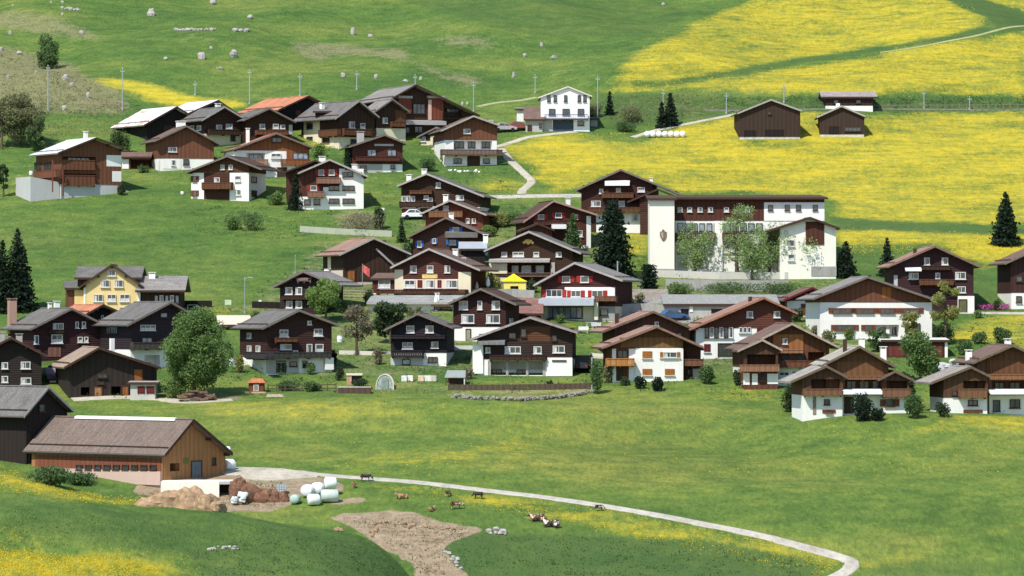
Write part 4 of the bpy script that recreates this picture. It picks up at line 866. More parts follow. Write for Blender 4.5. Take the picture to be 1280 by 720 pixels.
h.win((175,406,194,413), st='W'); h.win((200,391,209,397),(177,422,190,428), st='G'); h.balc((167,428,205,436), mat=M('wood',(0.07,0.06,0.05))); h.recess((181,444,200,457)); h.win((134,408,148,417), side='l', st='G'); h.post((141,423,442), mat=WHITE, w=.5); h.panel((146,437,164,459), side='l')
h = House('barn', 'broad black barn with a tan roof slope and dark openings along its foot', 'barn', 86,196,495, [(80,459),(124,434),(201,459)], 14, 12, wall=M('wood',(0.035,0.026,0.022)), rmat=T_TAN, verge=FRD)
h.recess((101,484,112,494),(139,483,151,494), depth=2.5); h.door((118,484,127,495), name='barn_door', mat=TAN); h.door((153,483,160,494), name='barn_door', mat=ORANGE); h.panel((168,462,178,482), mat=ORANGE, name='timber_cladding'); h.win((122,467,134,472),(122,477,130,480), st='D')
w2 = House('lean_to', None, None, 62,84,478, (473,459), 10, 5, wall=WHITE, rmat=M('tile',(0.27,0.2,0.21)), rtype='mono', ov=.4, root=h, fp=False); w2.recess((66,475,82,485), depth=2)
h = House('shed', 'small pale grey shed with two brown panels at the right corner of the black barn', 'shed', 163,194,500, (478,476), 0, 3, wall=PLW((0.5,0.47,0.42)), rmat=LV, rtype='mono', ov=.3)
h.door((173,484,180,492),(184,484,192,492), mat=SH_MAR)
h = House(CH, 'dark chalet cut by the left picture edge, two white-boxed windows, behind the nearest barn', CH, -24,52,484, [(-34,446),(14,421.5),(58,444)], 8, 11, wall=M('log',(0.03,0.022,0.02)), rmat=T_GREY, verge=FRD)
h.win((26,452,38,461),(26,472,39,480),(2,453,10,461),(2,470,10,478), st='C'); h.chim((20,417,28,425,4), (0,415,6,424,4), mat=LV)
# ================= right side
h = House(CH, 'rear brown chalet of the overlapping pair, with pink-grey roof and thin dark flue', CH, 767,862,450, [(753,414),(817,389),(868,411)], 8, 9, wall=M('wood',(0.10,0.045,0.03)), rmat=T_PINK, verge=M('plain',(0.16,0.10,0.075)))
h.win((776,417,785,424),(846,416,852,424), st='D'); h.win((818,402,823,407)); h.balc((764,424,792,430), mat=BROWNV, d=.8); h.chim((770,389,773,405,3), mat=FRD, cap=False)
h = House(CH, 'front chalet of the overlapping pair, white corner block with closed orange shutters', CH, 766,853,477, [(753,434),(821,407.5),(879,433)], 7, 8, wall=M('wood',(0.12,0.05,0.028)), split=476, base=WHITE, rmat=T_PINK, verge=M('plain',(0.22,0.13,0.10)))
h.panel((794,435,853,477), d=.3); h.panel((775,422,850,434), mat=M('wood',(0.2,0.1,0.04)), name='timber_cladding', d=.1); h.shut((803,439,815,448),(803,461,815,469),(831,461,843,469), off=.3); h.win((829,440,846,447), st='W', off=.3); h.shut((825,440,829,447),(846,440,850,447), off=.3)
h.panel((766,436,770,477),(786,436,794,477)); h.balc((759,448,793,457), mat=M('wood',(0.45,0.2,0.06)), d=1.4); h.door((772,460,778,476)); h.win((772,438,784,447), st='D')
w2 = House('side_bay', None, None, 853,876,476, [(848,421),(850,419.5),(880,436)], 7, 5, wall=MID, rmat=T_DKBR, root=h, fp=False, at=h.g+h.ex*(h.u1+.03)+h.ey*1.3, purlins=False, ov=.5); w2.balc((853,449,879,457), mat=M('wood',(0.2,0.09,0.05))); w2.win((859,462,864,468), st='D'); w2.panel((866,461,878,476), mat=GREYW)
h = House(CH, 'white chalet with a maroon gable, latticed window bank and dark garage, right of centre', CH, 870,989,448, [(862,411),(955,371.5),(997,391)], 4, 11, wall=M('log',(0.11,0.04,0.026)), split=400, rmat=T_PINK, verge=M('plain',(0.30,0.14,0.09)))
h.win((933,389,941,397),(967,389,975,397), st='C')
for a in range(6): h.win((881+a*6,409,886+a*6,422), st='W' if a % 2 else 'D')
for a in range(3): h.win((924+a*5.2,409,928+a*5.2,416), st='W')
h.shut((946,409,954,417),(880,430,888,440), mat=SH_MAR); h.door((898,430,919,446), name='garage_door', mat=M('plain',(0.05,0.05,0.04))); h.chim((936,368,940,378,3), mat=FRD, cap=False)
h = House('hotel', 'long white two-storey guesthouse with brown rounded windows under a wide maroon gable', 'guesthouse', 1025,1165,424, [(1016,373),(1085,345.5),(1175,376)], 5, 12, wall=M('wood',(0.155,0.062,0.035)), split=378, rmat=T_LGREY, verge=LVB)
for r_ in ((1041,385,1064,391.5),(1070,385,1092,391.5),(1100,385,1118,391.5),(1129,385,1149,391.5),(1044,406,1068,413),(1081,406,1090,413)): h.win(r_, st='N')
h.panel((1102,359,1114,372), mat=ORANGE, name='timber_cladding'); h.recess((1095,406,1124,421), depth=2); h.win((1096,408,1108,420),(1111,408,1123,420), st='W', off=-2.0); h.win((1131,404,1150,414), st='D'); h.chim((1086-1,341,1089,348,3), mat=FRD, cap=False)
h.post((1110,412,421), mat=WHITE, w=.4, name='pillar')
h = House('house', 'small white house with a maroon gable tucked left of the long guesthouse', 'house', 984,1012,396, [(979,375),(1016,359),(1034,368)], 6, 7, wall=MAROONV, split=376, rmat=T_BROWN, verge=SH_MAR); h.door((1002,381,1008,394), mat=M('wood',(0.2,0.08,0.04)))
h = House(CH, 'dark brown chalet with thin black flue and white corner porch below the yellow field', CH, 1118,1217,391, [(1109,333),(1169,307),(1226,333)], 2, 11, wall=M('log',(0.05,0.022,0.024)), rmat=T_PINK, verge=M('plain',(0.2,0.12,0.1)))
h.win((1155,322,1162,331),(1177,322,1185,331),(1136,341,1148,349),(1194,340,1207,349),(1196,358,1207,366),(1169,341,1175,349), st='C'); h.awn((1132,336,1152,339), d=1.2); h.balc((1152,332,1188,337), mat=DARKV, d=.8); h.balc((1150,349,1192,356), mat=BROWNV); h.panel((1197,370,1217,391), d=.3); h.door((1199,375,1208,390), off=.3, mat=M('plain',(0.12,0.12,0.06))); h.chim((1142,308,1146,320,3), mat=FRD, cap=False); h.panel((1117,344,1122,362),mat=LGREY)
h = House(CH, 'dark chalet with a white base cut off by the right picture edge', CH, 1264,1330,386, [(1256,329),(1302,308),(1345,330)], 4, 10, wall=M('wood',(0.06,0.026,0.024)), split=366, rmat=T_BROWN, verge=LVB)
h.win((1270,345,1278,352),(1270,370,1277,378), st='D'); h.win((1290,340,1300,350), st='C')
h = House(CH, 'orange-brown stepped chalet with a porch gable at its left and stacked balconies', CH, 932,1036,482, [(925,436),(990,404),(1050,434)], 6, 10, wall=M('wood',(0.13,0.05,0.025)), split=459, rmat=T_BROWN, verge=M('plain',(0.34,0.27,0.22)))
h.panel((966,418,1004,440), mat=M('wood',(0.30,0.12,0.045)), name='timber_cladding', d=.15); h.win((978,423,984,430), off=.15); h.balc((972,437,1004,441), mat=M('wood',(0.3,0.15,0.09)), d=.7); h.recess((1010,440,1030,456)); h.win((976,443,986,450),(996,443,1006,450), st='D'); h.balc((972,451,1030,459), mat=M('wood',(0.15,0.06,0.035)), d=.9)
h.win((974,465,986,472), st='W'); h.chim((1028,436,1035,447,3)); h.door((992,466,998,480))
w2 = House('porch', None, None, 930,972,483, [(922,438),(953,424),(978,437)], 6, 3, wall=M('wood',(0.085,0.04,0.025)), rmat=T_BROWN, root=h, fp=False, at=h.g-h.ey*2.4+h.ex*(h.u0+.3+2.2), purlins=False, ov=.6, split=464, base=M('wood',(0.13,0.05,0.03)), verge=M('plain',(0.34,0.27,0.22)))
w2.recess((934,443,970,456), depth=1.6); w2.balc((926,456,974,464), mat=M('wood',(0.3,0.15,0.09)), d=.8); w2.panel((930,466,937,481),(940,467,947,481),(959,467,967,480)); w2.win((949,467,957,476), st='D')
h = House(CH, 'brown chalet with a pale central awning and small gables stepping down on both sides, right', CH, 1033,1110,518, [(1028,456),(1075,432.5),(1120,458)], 3, 10, wall=M('wood',(0.13,0.062,0.032)), split=494, rmat=M('tile',(0.36,0.34,0.30)), verge=M('plain',(0.14,0.10,0.07)))
h.panel((1046,452,1104,470), mat=M('wood',(0.17,0.08,0.035)), name='timber_cladding', d=.12); h.recess((1056,474,1102,489)); h.win((1058,476,1070,486),(1074,476,1086,486),(1090,476,1100,486), st='D', off=-1.6); h.balc((1050,470,1108,474), mat=M('wood',(0.22,0.11,0.06)), d=.8); h.awn((1054,489,1103,493), d=1.8)
h.door((1056,497,1066,517),); h.win((1072,499,1084,507), st='D'); h.chim((1074,422,1081,432,3),(1101,433,1108,444,4)); h.chim((1055,421,1058,436,2), mat=FRD, cap=False)
w2 = House('left_bay', None, None, 1003,1053,519, [(988,477),(1033,457),(1060,471)], 8, 6, wall=M('wood',(0.10,0.05,0.03)), rmat=M('tile',(0.33,0.31,0.28)), root=h, fp=False, at=h.g-h.ey*1.2+h.ex*(h.u0-.6), purlins=False, ov=.6, split=494, verge=M('plain',(0.14,0.10,0.07)))
w2.recess((1014,474,1050,486)); w2.balc((1006,486,1053,494), mat=M('wood',(0.2,0.1,0.055)), d=.9); w2.win((1030,499,1037,506), st='D'); w2.panel((1016,496,1020,518), mat=M('stone',(0.25,0.18,0.15))); w2.win((1032,512,1040,516), st='N')
w2 = House('right_bay', None, None, 1104,1136,518, [(1098,474),(1119,463.5),(1143,475)], 3, 5, wall=M('wood',(0.10,0.05,0.03)), rmat=T_BROWN, root=h, fp=False, at=h.g-h.ey*.8+h.ex*(h.u1+1.4), purlins=False, ov=.6, split=496, verge=M('plain',(0.14,0.10,0.07)))
w2.recess((1108,476,1134,486)); w2.balc((1104,486,1139,496), mat=M('wood',(0.2,0.1,0.055)), d=.9); w2.recess((1106,499,1117,508), depth=.6); w2.win((1106,499,1118,508), st='N')
h = House(CH, 'chalet at the right edge with long white awning and two white chimneys', CH, 1222,1315,518, [(1216,453),(1266,431),(1318,455)], 6, 10, wall=M('wood',(0.13,0.062,0.032)), split=494, rmat=T_BROWN, verge=M('plain',(0.14,0.10,0.07)))
h.panel((1237,450,1285,468), mat=M('wood',(0.15,0.065,0.03)), name='timber_cladding', d=.12); h.balc((1236,468,1290,474), mat=M('wood',(0.26,0.12,0.06)), d=.8); h.recess((1240,476,1285,489)); h.win((1243,478,1255,488),(1262,478,1275,488), st='D', off=-1.6); h.awn((1238,489,1290,493), d=1.8); h.win((1241,500,1250,514),(1262,499,1275,510), st='D'); h.chim((1208,437,1215,447,4),(1257,423,1264,434,4)); h.post((1235,450,518), mat=BROWNV, w=.3, d=.2)
w2 = House('left_bay', None, None, 1180,1234,519, [(1164,478),(1214,458),(1238,470)], 10, 6, wall=M('wood',(0.11,0.055,0.03)), rmat=M('tile',(0.30,0.27,0.25)), root=h, fp=False, at=h.g-h.ey*1.2+h.ex*(h.u0-.6), purlins=False, ov=.6, split=497, verge=M('plain',(0.14,0.10,0.07)))
w2.recess((1204,476,1232,486)); w2.balc((1200,486,1234,497), mat=M('wood',(0.2,0.1,0.055)), d=.8); w2.win((1210,500,1222,507),(1190,488,1196,494), st='D'); w2.win((1210,512,1222,516), st='N')
h = House('garage', 'low maroon garage under a flat white roof edge behind the mid-green tree, right', 'garage', 1104,1184,447, (425,422), 0, 5, wall=MAROONV, rmat=M('plain',(0.62,0.6,0.54),.8,.1), rtype='mono', ov=.4)
h.door((1110,431,1130,446),(1160,431,1178,446), name='garage_door', mat=M('wood',(0.14,0.04,0.03))); h.panel((1181,428,1184,447))
h = House('garage', 'long concrete garage block with dark doorways below the white school', 'garage', 832,972,400, (380,368), 0, 9, wall=M('plaster',(0.42,0.40,0.35),.9,.25), rmat=M('plain',(0.27,0.27,0.25),.9,.35), rtype='mono', ov=.3, th=.3)
h.recess((851,383,861,397),(889,377,903,392), depth=2); h.panel((862,382,866,390), d=.1, mat=WHITE); h.panel((930,380,948,392), mat=CONC, name='buttress', d=.3)
# ================= near left
h = House('barn', 'tall dark grey-roofed barn cut by the left edge beside the long new barn', 'barn', 33,84,577, [(30,520),(61,483),(91,513)], 48, 13, wall=M('wood',(0.028,0.02,0.017)), rmat=T_GREY, verge=LV, ov=.8)
h.win((48,505,56,515), st='D'); 
h = House('barn', 'long new barn with brown roof, white ridge skylight and tan boarded gable, lower left', 'barn', 203,281,601, [(206,568),(242,524),(286,566)], 52, 19.5, wall=TAN, base=PLW((0.5,0.36,0.28)), split=600, rmat=T_BARN, verge=FRD, ov=.9, th=.3)
h.panel((45,571,202,590), side='l', mat=M('wood',(0.20,0.07,0.038)), name='red_cladding', d=.1); h.panel((60,587,202,604), side='l', mat=PLW((0.52,0.38,0.31)), name='plinth', d=.25)
for a in range(9): h.win((96+a*11.5,581,104+a*11.5,587), side='l', st='D', off=.1)
h.recess((212,579,224,589), depth=2); h.door((239,577,251,597), mat=M('plain',(0.12,0.15,0.16))); h.win((265,572,269,581), st='D'); h.sign(229,573,235,579, M('leaf',(0.25,0.25,0.08)), name='wreath')
b0, b1 = 1.5, 16.5; zc = h.hit(242,524,-.9)[1]; uc = h.hit(242,524,-.9)[0]
MB().prism([(uc-.45, zc-.2), (uc-.38, zc+.06), (uc, zc+.14), (uc+.38, zc+.06), (uc+.45, zc-.2)], 'y', b0, b1).build('skylight', M('plain',(0.75,0.74,0.66),.4,.05), h.roof)
BARN = h
# ------------------------------------------------------------------ vegetation
def leafcard(MB_, p, sz, q, flat=0.0):
    n = Vector((q.gauss(0, 1), q.gauss(0, 1), q.gauss(0, 1)+flat)).normalized()
    a = n.cross(Vector((q.gauss(0, 1), q.gauss(0, 1), q.gauss(0, 1)))).normalized(); b = n.cross(a)
    p = Vector(p); w_ = sz*q.uniform(.55, 1.2); h_ = w_*q.uniform(.5, .9)
    o = len(MB_.v); MB_.v += [tuple(p-a*w_), tuple(p-b*h_), tuple(p+a*w_), tuple(p+b*h_)]; MB_.f.append((o, o+1, o+2, o+3))
LEAF = {'fir': M('leaf', (0.026, 0.046, 0.026), .8, .45), 'dark': M('leaf', (0.060, 0.095, 0.038), .8, .45), 'mid': M('leaf', (0.155, 0.24, 0.075), .8, .4), 'pale': M('leaf', (0.29, 0.40, 0.15), .8, .3),
        'olive': M('leaf', (0.24, 0.25, 0.12), .8, .35), 'brown': M('leaf', (0.27, 0.235, 0.15), .8, .35), 'lime': M('leaf', (0.20, 0.29, 0.08), .8, .35), 'yolive': M('leaf', (0.30, 0.31, 0.10), .8, .35), 'spring': M('leaf', (0.11, 0.18, 0.065), .8, .4)}
def conifer(cx, yt, yb, wpx, label, leaf='fir', seed=0, fat=0.0):
    g = ground(cx, yb); s = F/g.y; h = (yb-yt)/s; r = wpx/s/2; q = random.Random(seed+int(cx))
    t = empty('conifer', g, q.uniform(0, 6), label, 'tree')
    MB().tube([(0, 0, -.5), (0, 0, h*.5), (0.05, 0, h*.96)], [h*.022+.05, h*.013+.03, .02]).build('trunk', BARK, t)
    m = MB(); z = h*0.05; k = 0
    while z < h*0.985:
        f = 1-z/h; rr = r*(f**(0.85-fat*.4))*q.uniform(.78, 1.12); n = max(5, int(8+rr*7))
        for i in range(n):
            a = 2.4*k+2*math.pi*i/n+q.uniform(-.3, .3); L_ = rr*q.uniform(.78, 1.2)
            steps = max(2, int(L_/0.22))
            for j in range(steps):
                u = (j+1)/steps; rad = L_*u
                sp = .12+.22*math.sin(u*2.6)*min(1, rr)
                leafcard(m, (math.cos(a)*rad+q.uniform(-sp, sp), math.sin(a)*rad+q.uniform(-sp, sp), z-rad*.32+u*u*.12+q.uniform(-.1, .1)), .20+.06*min(1.5, rr), q, 1.2)
        z += max(.17, h*.021); k += 1
    for i in range(6): leafcard(m, (q.uniform(-.06, .06), q.uniform(-.06, .06), h*(.95+.01*i)), .12, q)
    m.build('crown', LEAF[leaf], t); return t
def tree(cx, yt, yb, wpx, label, leaf='mid', seed=0, dens=1.0, trunk=.22, sz=.19, clump=9, name='tree', cat='tree'):
    g = ground(cx, yb); s = F/g.y; h = (yb-yt)/s; r = wpx/s/2; q = random.Random(seed+int(cx*3))
    t = empty(name, g, q.uniform(0, 6), label, cat)
    zc = h*(1+trunk)/2; rz = h*(1-trunk)/2
    tb = MB(); tb.tube([(0, 0, -.4), (.05, 0, h*trunk), (0, .1, h*.6), (.05, 0, h*.9)], [h*.025+.06, h*.02+.04, h*.01+.02, .02])
    cl = []
    for i in range(max(5, int(clump*2.2))):
        for _ in range(30):
            p = Vector((q.uniform(-1, 1), q.uniform(-1, 1), q.uniform(-1, 1)))
            if .35 < p.length < 1: break
        w9 = q.uniform(.72, .98); p = Vector((p.x*r*w9, p.y*r*w9, p.z*rz*.88)); cl.append((p+Vector((0, 0, zc)), q.uniform(.2, .48)*min(r, rz)*1.05))
    for c, rr in cl[:int(clump*1.4)]:
        st = Vector((0, 0, max(h*trunk*.7, min(c.z-.4*c.xy.length, h*.7)))); md = (st+c)/2+Vector((0, 0, -.08*h*.2))
        tb.tube([st, md, c], [h*.009+.02, h*.006+.015, .012], 5)
    tb.build('trunk', BARK, t)
    m = MB()
    for c, rr in cl:
        n = int(dens*34*(rr/.35)**2*(.19/sz)**1.5)+8
        for _ in range(n):
            d = Vector((q.gauss(0, 1), q.gauss(0, 1), q.gauss(0, 1))).normalized()*rr*q.uniform(.3, 1.08)**.6
            leafcard(m, c+Vector((d.x*1.1, d.y*1.1, d.z*.85)), sz, q, .5)
    m.build('crown', LEAF[leaf], t); return t
def bush(cx, yt, yb, wpx, label, leaf='dark', seed=0, dens=1.5):
    g = ground(cx, yb); s = F/g.y; h = (yb-yt)/s; r = wpx/s/2; q = random.Random(seed+int(cx*3))
    t = empty('bush', g, q.uniform(0, 6), label, 'bush')
    st = MB()
    for k in range(5):
        a = k*1.3; st.tube([(0, 0, -.2), (math.cos(a)*r*.3, math.sin(a)*r*.3, h*.45), (math.cos(a)*r*.55, math.sin(a)*r*.55, h*.75)], [.05, .035, .015], 5)
    st.build('stem', BARK, t)
    m = MB(); cl = [(Vector((q.uniform(-.5, .5)*r, q.uniform(-.5, .5)*r, h*q.uniform(.3, .6))), q.uniform(.4, .6)) for _ in range(7)]
    for c, f in cl:
        for _ in range(int(dens*60*max(.4, min(3, r*h/1.5)))):
            d = Vector((q.gauss(0, 1), q.gauss(0, 1), q.gauss(0, 1))).normalized()*q.uniform(.25, 1)**.5
            p = c+Vector((d.x*r*f, d.y*r*f, d.z*h*.42))
            if p.z > -.1: leafcard(m, p, .14, q, .5)
    m.build('crown', LEAF[leaf], t); return t

conifer(22, 285, 388, 56, 'tall dark spruce with a broad foot at the left picture edge above the chimneyed chalet', seed=1)
conifer(3, 300, 390, 40, 'lower spruce half cut off by the left picture edge', seed=2)
conifer(766, 248, 350, 58, 'large blackish spruce standing between the inn and the crested tower', seed=3, fat=.9)
conifer(1257, 240, 306, 38, 'lone dark spruce in the yellow field near the right picture edge', seed=4, fat=.3)
conifer(1057, 302, 347, 27, 'small dark conical fir right against the end of the white school', seed=5, fat=.6)
conifer(1109, 298, 346, 24, 'slim loose fir between the white school and the pink-roofed dark chalet', seed=6)
conifer(762, 115, 144, 12, 'tiny single fir just right of the white villa at the top', seed=7)
conifer(827, 128, 160, 14, 'left one of two small firs beside the upper track', seed=8, fat=.3)
conifer(838, 117, 158, 20, 'taller right one of two small firs beside the upper track', seed=9, fat=.3)
conifer(502, 274, 303, 12, 'little slim fir on the lawn below the chalet with two white chimneys', seed=10, leaf='dark')
conifer(716, 268, 316, 26, 'fresh green fir before the maroon chalet', seed=11, leaf='spring', fat=.3)
conifer(371, 214, 262, 24, 'dark fir hiding the left corner of the white chalet with maroon centre', seed=12, fat=.3)
conifer(436, 182, 216, 14, 'narrow dark fir at the left corner of the dark red chalet', seed=13, fat=.4)
conifer(811, 330, 371, 19, 'rounded columnar dark cypress at the foot of the crested tower', seed=14, fat=2.0)
tree(243, 383, 498, 72, 'largest round green tree in the foreground of the village, between two dark chalets', 'mid', 1, .75, .07, .16, 26)
tree(407, 350, 402, 48, 'bright green bushy tree in front of the small tall dark chalet', 'lime', 2, 1.1, .15)
tree(446, 378, 444, 40, 'brownish bare-looking tree on the lawn left of the small black-brown chalet', 'brown', 3, .8, .22, .16)
tree(488, 372, 430, 40, 'dark dense tree behind the small black-brown chalet', 'dark', 4, 1.3, .12)
tree(517, 383, 400, 26, 'small olive tree above the roof of the small black-brown chalet', 'olive', 44, 1.0, .15)
tree(869, 276, 345, 52, 'leftmost pale birch before the glazed front of the school', 'pale', 5, .30, .12, .13)
tree(921, 243, 348, 52, 'tallest pale birch with a bare upper crown before the school', 'pale', 6, .25, .12, .13, 13)
tree(962, 270, 347, 58, 'widest pale birch before the white end wing of the school', 'pale', 7, .30, .1, .13, 14)
tree(1000, 285, 347, 48, 'rightmost pale birch before the gabled end wing of the school', 'pale', 8, .30, .1, .13)
tree(940, 300, 350, 40, 'small birch standing between the two tall ones before the school', 'pale', 9, .28, .1, .13)
tree(1182, 348, 432, 36, 'olive yellow tree at the right corner of the long guesthouse', 'yolive', 10, 1.1, .18)
tree(1150, 415, 480, 52, 'mid-green spreading tree before the low maroon garage', 'mid', 11, .8, .15)
tree(1098, 410, 440, 26, 'dark green garden tree behind the chalet with the two white chimneys', 'spring', 12, 1.2, .1)
tree(1140, 385, 430, 24, 'slender pale green tree before the wall of the long guesthouse', 'yolive', 13, .9, .15)
tree(1133, 462, 512, 26, 'dark tree squeezed between the two stepped chalets at the right', 'dark', 14, 1.2, .1)
tree(25, 110, 182, 58, 'grey-green tree clump on the slope at the upper left edge', 'olive', 15, .9, .03, .18, 16)
tree(46, 138, 190, 30, 'darker tree in front of the grey-green clump, upper left edge', 'spring', 16, 1.0, .05)
tree(2, 120, 186, 30, 'grey-green tree cut by the upper left picture edge', 'olive', 17, 1.0, .1)
tree(60, 46, 86, 32, 'single dark tree on the rocky slope, upper left', 'spring', 18, .7, .05)
tree(4, 200, 246, 14, 'dark tree cut by the left edge beside the metal-roofed chalet', 'dark', 19, 1.2, .1)
bush(152, 160, 192, 36, 'rounded dark bush behind the metal-roofed chalet', 'dark', 20, 1.6)
bush(452, 264, 290, 66, 'brown scrubby hedge mound below the white chalet with maroon centre', 'brown', 21, 1.2)
bush(474, 256, 286, 20, 'dark green bush at the right end of the brown hedge mound', 'dark', 22)
bush(312, 262, 288, 40, 'faint grey-green shrub on the grassy slope below the small square chalet', 'spring', 23, .8)
bush(290, 268, 287, 30, 'low green shrub left of the faint grey-green one on the slope', 'mid', 24, .8)
bush(800, 470, 486, 18, 'left one of two dark ball bushes before the white-cornered chalet', 'fir', 25, 2)
bush(823, 471, 489, 20, 'right and larger of two dark ball bushes before the white-cornered chalet', 'fir', 26, 2)
bush(782, 470, 482, 14, 'small dark bush under the orange balcony', 'dark', 27)
bush(884, 455, 480, 26, 'green bush at the right side of the white-cornered chalet', 'spring', 28)
bush(1080, 490, 526, 34, 'dark spreading bush before the door of the chalet with the pale awning', 'fir', 29, 1.6)
bush(1098, 508, 526, 20, 'low round dark bush right of the spreading one', 'fir', 30, 1.6)
bush(1142, 490, 523, 28, 'green bush between the two stepped chalets at the right edge', 'spring', 31, 1.5)
bush(1177, 502, 521, 22, 'dark low bush at the left corner of the right-edge chalet', 'dark', 32)
bush(989, 478, 515, 28, 'dark tall bush at the left corner of the chalet with small gables', 'dark', 33, 1.6)
bush(922, 460, 482, 16, 'dark bush at the left corner of the porch-gabled chalet', 'dark', 34)
bush(1179, 400, 430, 34, 'dense dark shrub under the olive yellow tree', 'dark', 35, 1.6)
bush(869, 325, 337, 50, 'clipped dark hedge under the glazed front of the school', 'dark', 36, 2)
bush(910, 352, 366, 90, 'long loose green hedge along the lane below the school', 'spring', 37, 1.6)
bush(970, 352, 366, 80, 'right continuation of the loose hedge below the school', 'spring', 38, 1.6)
bush(850, 352, 368, 40, 'left end of the loose hedge below the school', 'mid', 39, 1.3)
bush(450, 472, 484, 30, 'low garden shrub behind the brown raised bed', 'dark', 40, .8)
bush(218, 470, 498, 40, 'yellow-green bush left of the log pile under the big round tree', 'mid', 41, 1.3)
bush(425, 458, 476, 12, 'small dark garden bush right of the white-arched chalet', 'dark', 42)
bush(416, 434, 458, 14, 'dark bush at the right corner of the white-arched chalet', 'fir', 43)
bush(746, 448, 492, 22, 'tall grey-green bush beside the pale pole', 'spring', 44, 1.0)
bush(687, 474, 486, 10, 'little round shrub on the lawn before the arcaded chalet', 'dark', 45)
bush(640, 385, 398, 16, 'dark shrub beside the annex with the red roof', 'dark', 46)
bush(60, 582, 606, 70, 'dark green scrub bank before the long new barn', 'spring', 47, 1.8)
bush(96, 590, 606, 50, 'right end of the dark green scrub bank before the long new barn', 'spring', 48, 1.8)
bush(535, 196, 214, 26, 'mid-green bush right of the dark red chalet', 'spring', 49, 1.2)
bush(560, 190, 204, 20, 'small green bush under the lane left of the long-balcony chalet', 'mid', 50)
bush(398, 178, 196, 22, 'green bush below the tall cream house', 'lime', 51)
bush(345, 238, 256, 26, 'green shrub between the small square chalet and the white chalet', 'mid', 52)
bush(740, 126, 146, 26, 'grey-green scrub behind the white villa', 'olive', 53)
bush(790, 128, 152, 50, 'broad grey-green scrub between the single fir and the fir pair', 'olive', 54)
bush(782, 150, 165, 30, 'green mound of shrub right of the white villa', 'spring', 55)
bush(705, 298, 318, 20, 'green shrub at the foot of the fresh green fir', 'lime', 56)
bush(640, 262, 282, 40, 'mixed green shrubs behind the low metal-roofed shed', 'mid', 57)
bush(612, 280, 296, 26, 'small green shrub above the low metal-roofed shed', 'lime', 58)
bush(480, 300, 314, 10, 'tiny shrub beside the dark boarded barn roof', 'dark', 59)
bush(1252, 408, 430, 30, 'dark garden shrub behind the right-edge chalet', 'spring', 60)
bush(1226, 414, 430, 24, 'green shrub right of the olive yellow tree beside the yellow field', 'spring', 61)
bush(360, 474, 488, 34, 'low hedge piece before the white-arched chalet', 'spring', 62)
bush(390, 476, 489, 30, 'right hedge piece before the white-arched chalet', 'spring', 63)
bush(540, 355, 366, 12, 'small bush before the railing of the maroon inn', 'mid', 64)
bush(618, 340, 366, 22, 'yellow-green bush left of the yellow tent', 'yolive', 65)
bush(665, 346, 366, 16, 'dark bush right of the yellow tent', 'dark', 66)
bush(785, 372, 386, 20, 'yellowish shrub at the foot of the columnar cypress', 'yolive', 67)

# ------------------------------------------------------------------ poles, lamps
def pole(cx, yt, yb, label, w=.09, lamp=False, bracket=False, name='pole', cat='pole'):
    g = ground(cx, yb); h = (yb-yt)/(F/g.y)
    t = empty(name, g, 0, label, cat)
    MB().tube([(0, 0, -.5), (0, 0, h)], [w, w*.7], 8).build('shaft', POLE, t)
    MB().tube([(0, 0, h), (0, 0, h+.12)], [w*1.2, w*.4], 8).build('cap', POLE, t)
    MB().tube([(0, 0, -.3), (0, 0, .25)], [w*2.2, w*2.0], 8).build('footing', CONC, t)
    if lamp:
        MB().tube([(0, 0, h-.1), (.35, 0, h+.15), (.7, 0, h+.18)], [.05, .045, .04], 6).build('arm', POLE, t)
        MB().box((.5, -.12, h+.08), (1.1, .12, h+.2)).build('lamp_head', POLE, t)
    if bracket:
        MB().box((-.35, -.05, h-.5), (.35, .05, h-.38)).box((-.33, -.03, h-.38), (-.27, .03, h-.2)).box((.27, -.03, h-.38), (.33, .03, h-.2)).build('crossarm', POLE, t)
    return t
for i, (a, b, c, l) in enumerate([(60,82,138,'metal pole below the single dark tree, leftmost of the slope poles'), (153,86,138,'metal pole just left of the rust-streaked barn roof'), (244,103,119,'short metal pole above the bright white barn roof'),
        (312,88,130,'tall metal pole left of the orange barn roof'), (375,93,120,'metal pole rising behind the orange barn roof'), (446,90,112,'bluish metal pole behind the roof of the cream house'), (519,94,107,'short metal pole on the ridge line of the largest hall'),
        (592,104,140,'metal pole right of the largest hall'), (669,94,116,'metal pole left above the white villa'), (747,96,148,'tall metal pole right beside the white villa'), (829,114,132,'metal pole rising from the pair of small firs'),
        (908,117,142,'metal pole just left of the wide field barn'), (980,106,128,'metal pole behind the wide field barn'), (1155,114,136,'metal pole in the middle of the long grass bank at the right'), (1212,121,137,'shorter metal pole farther right on the long grass bank')]):
    pole(a, b, c, l, .11, bracket=True)
pole(306, 348, 391, 'slim street lamp on the lawn between the glazed veranda house and the dark chalet', .08, lamp=True, name='street_lamp', cat='street lamp')
pole(369, 320, 342, 'thin pale pole behind the small tall dark chalet', .06)
pole(772, 328, 374, 'grey street lamp mast at the right corner of the garage-front chalet', .14, name='street_lamp', cat='street lamp')
pole(740, 448, 490, 'pale wooden post standing in the garden right of the arcaded chalet', .12)

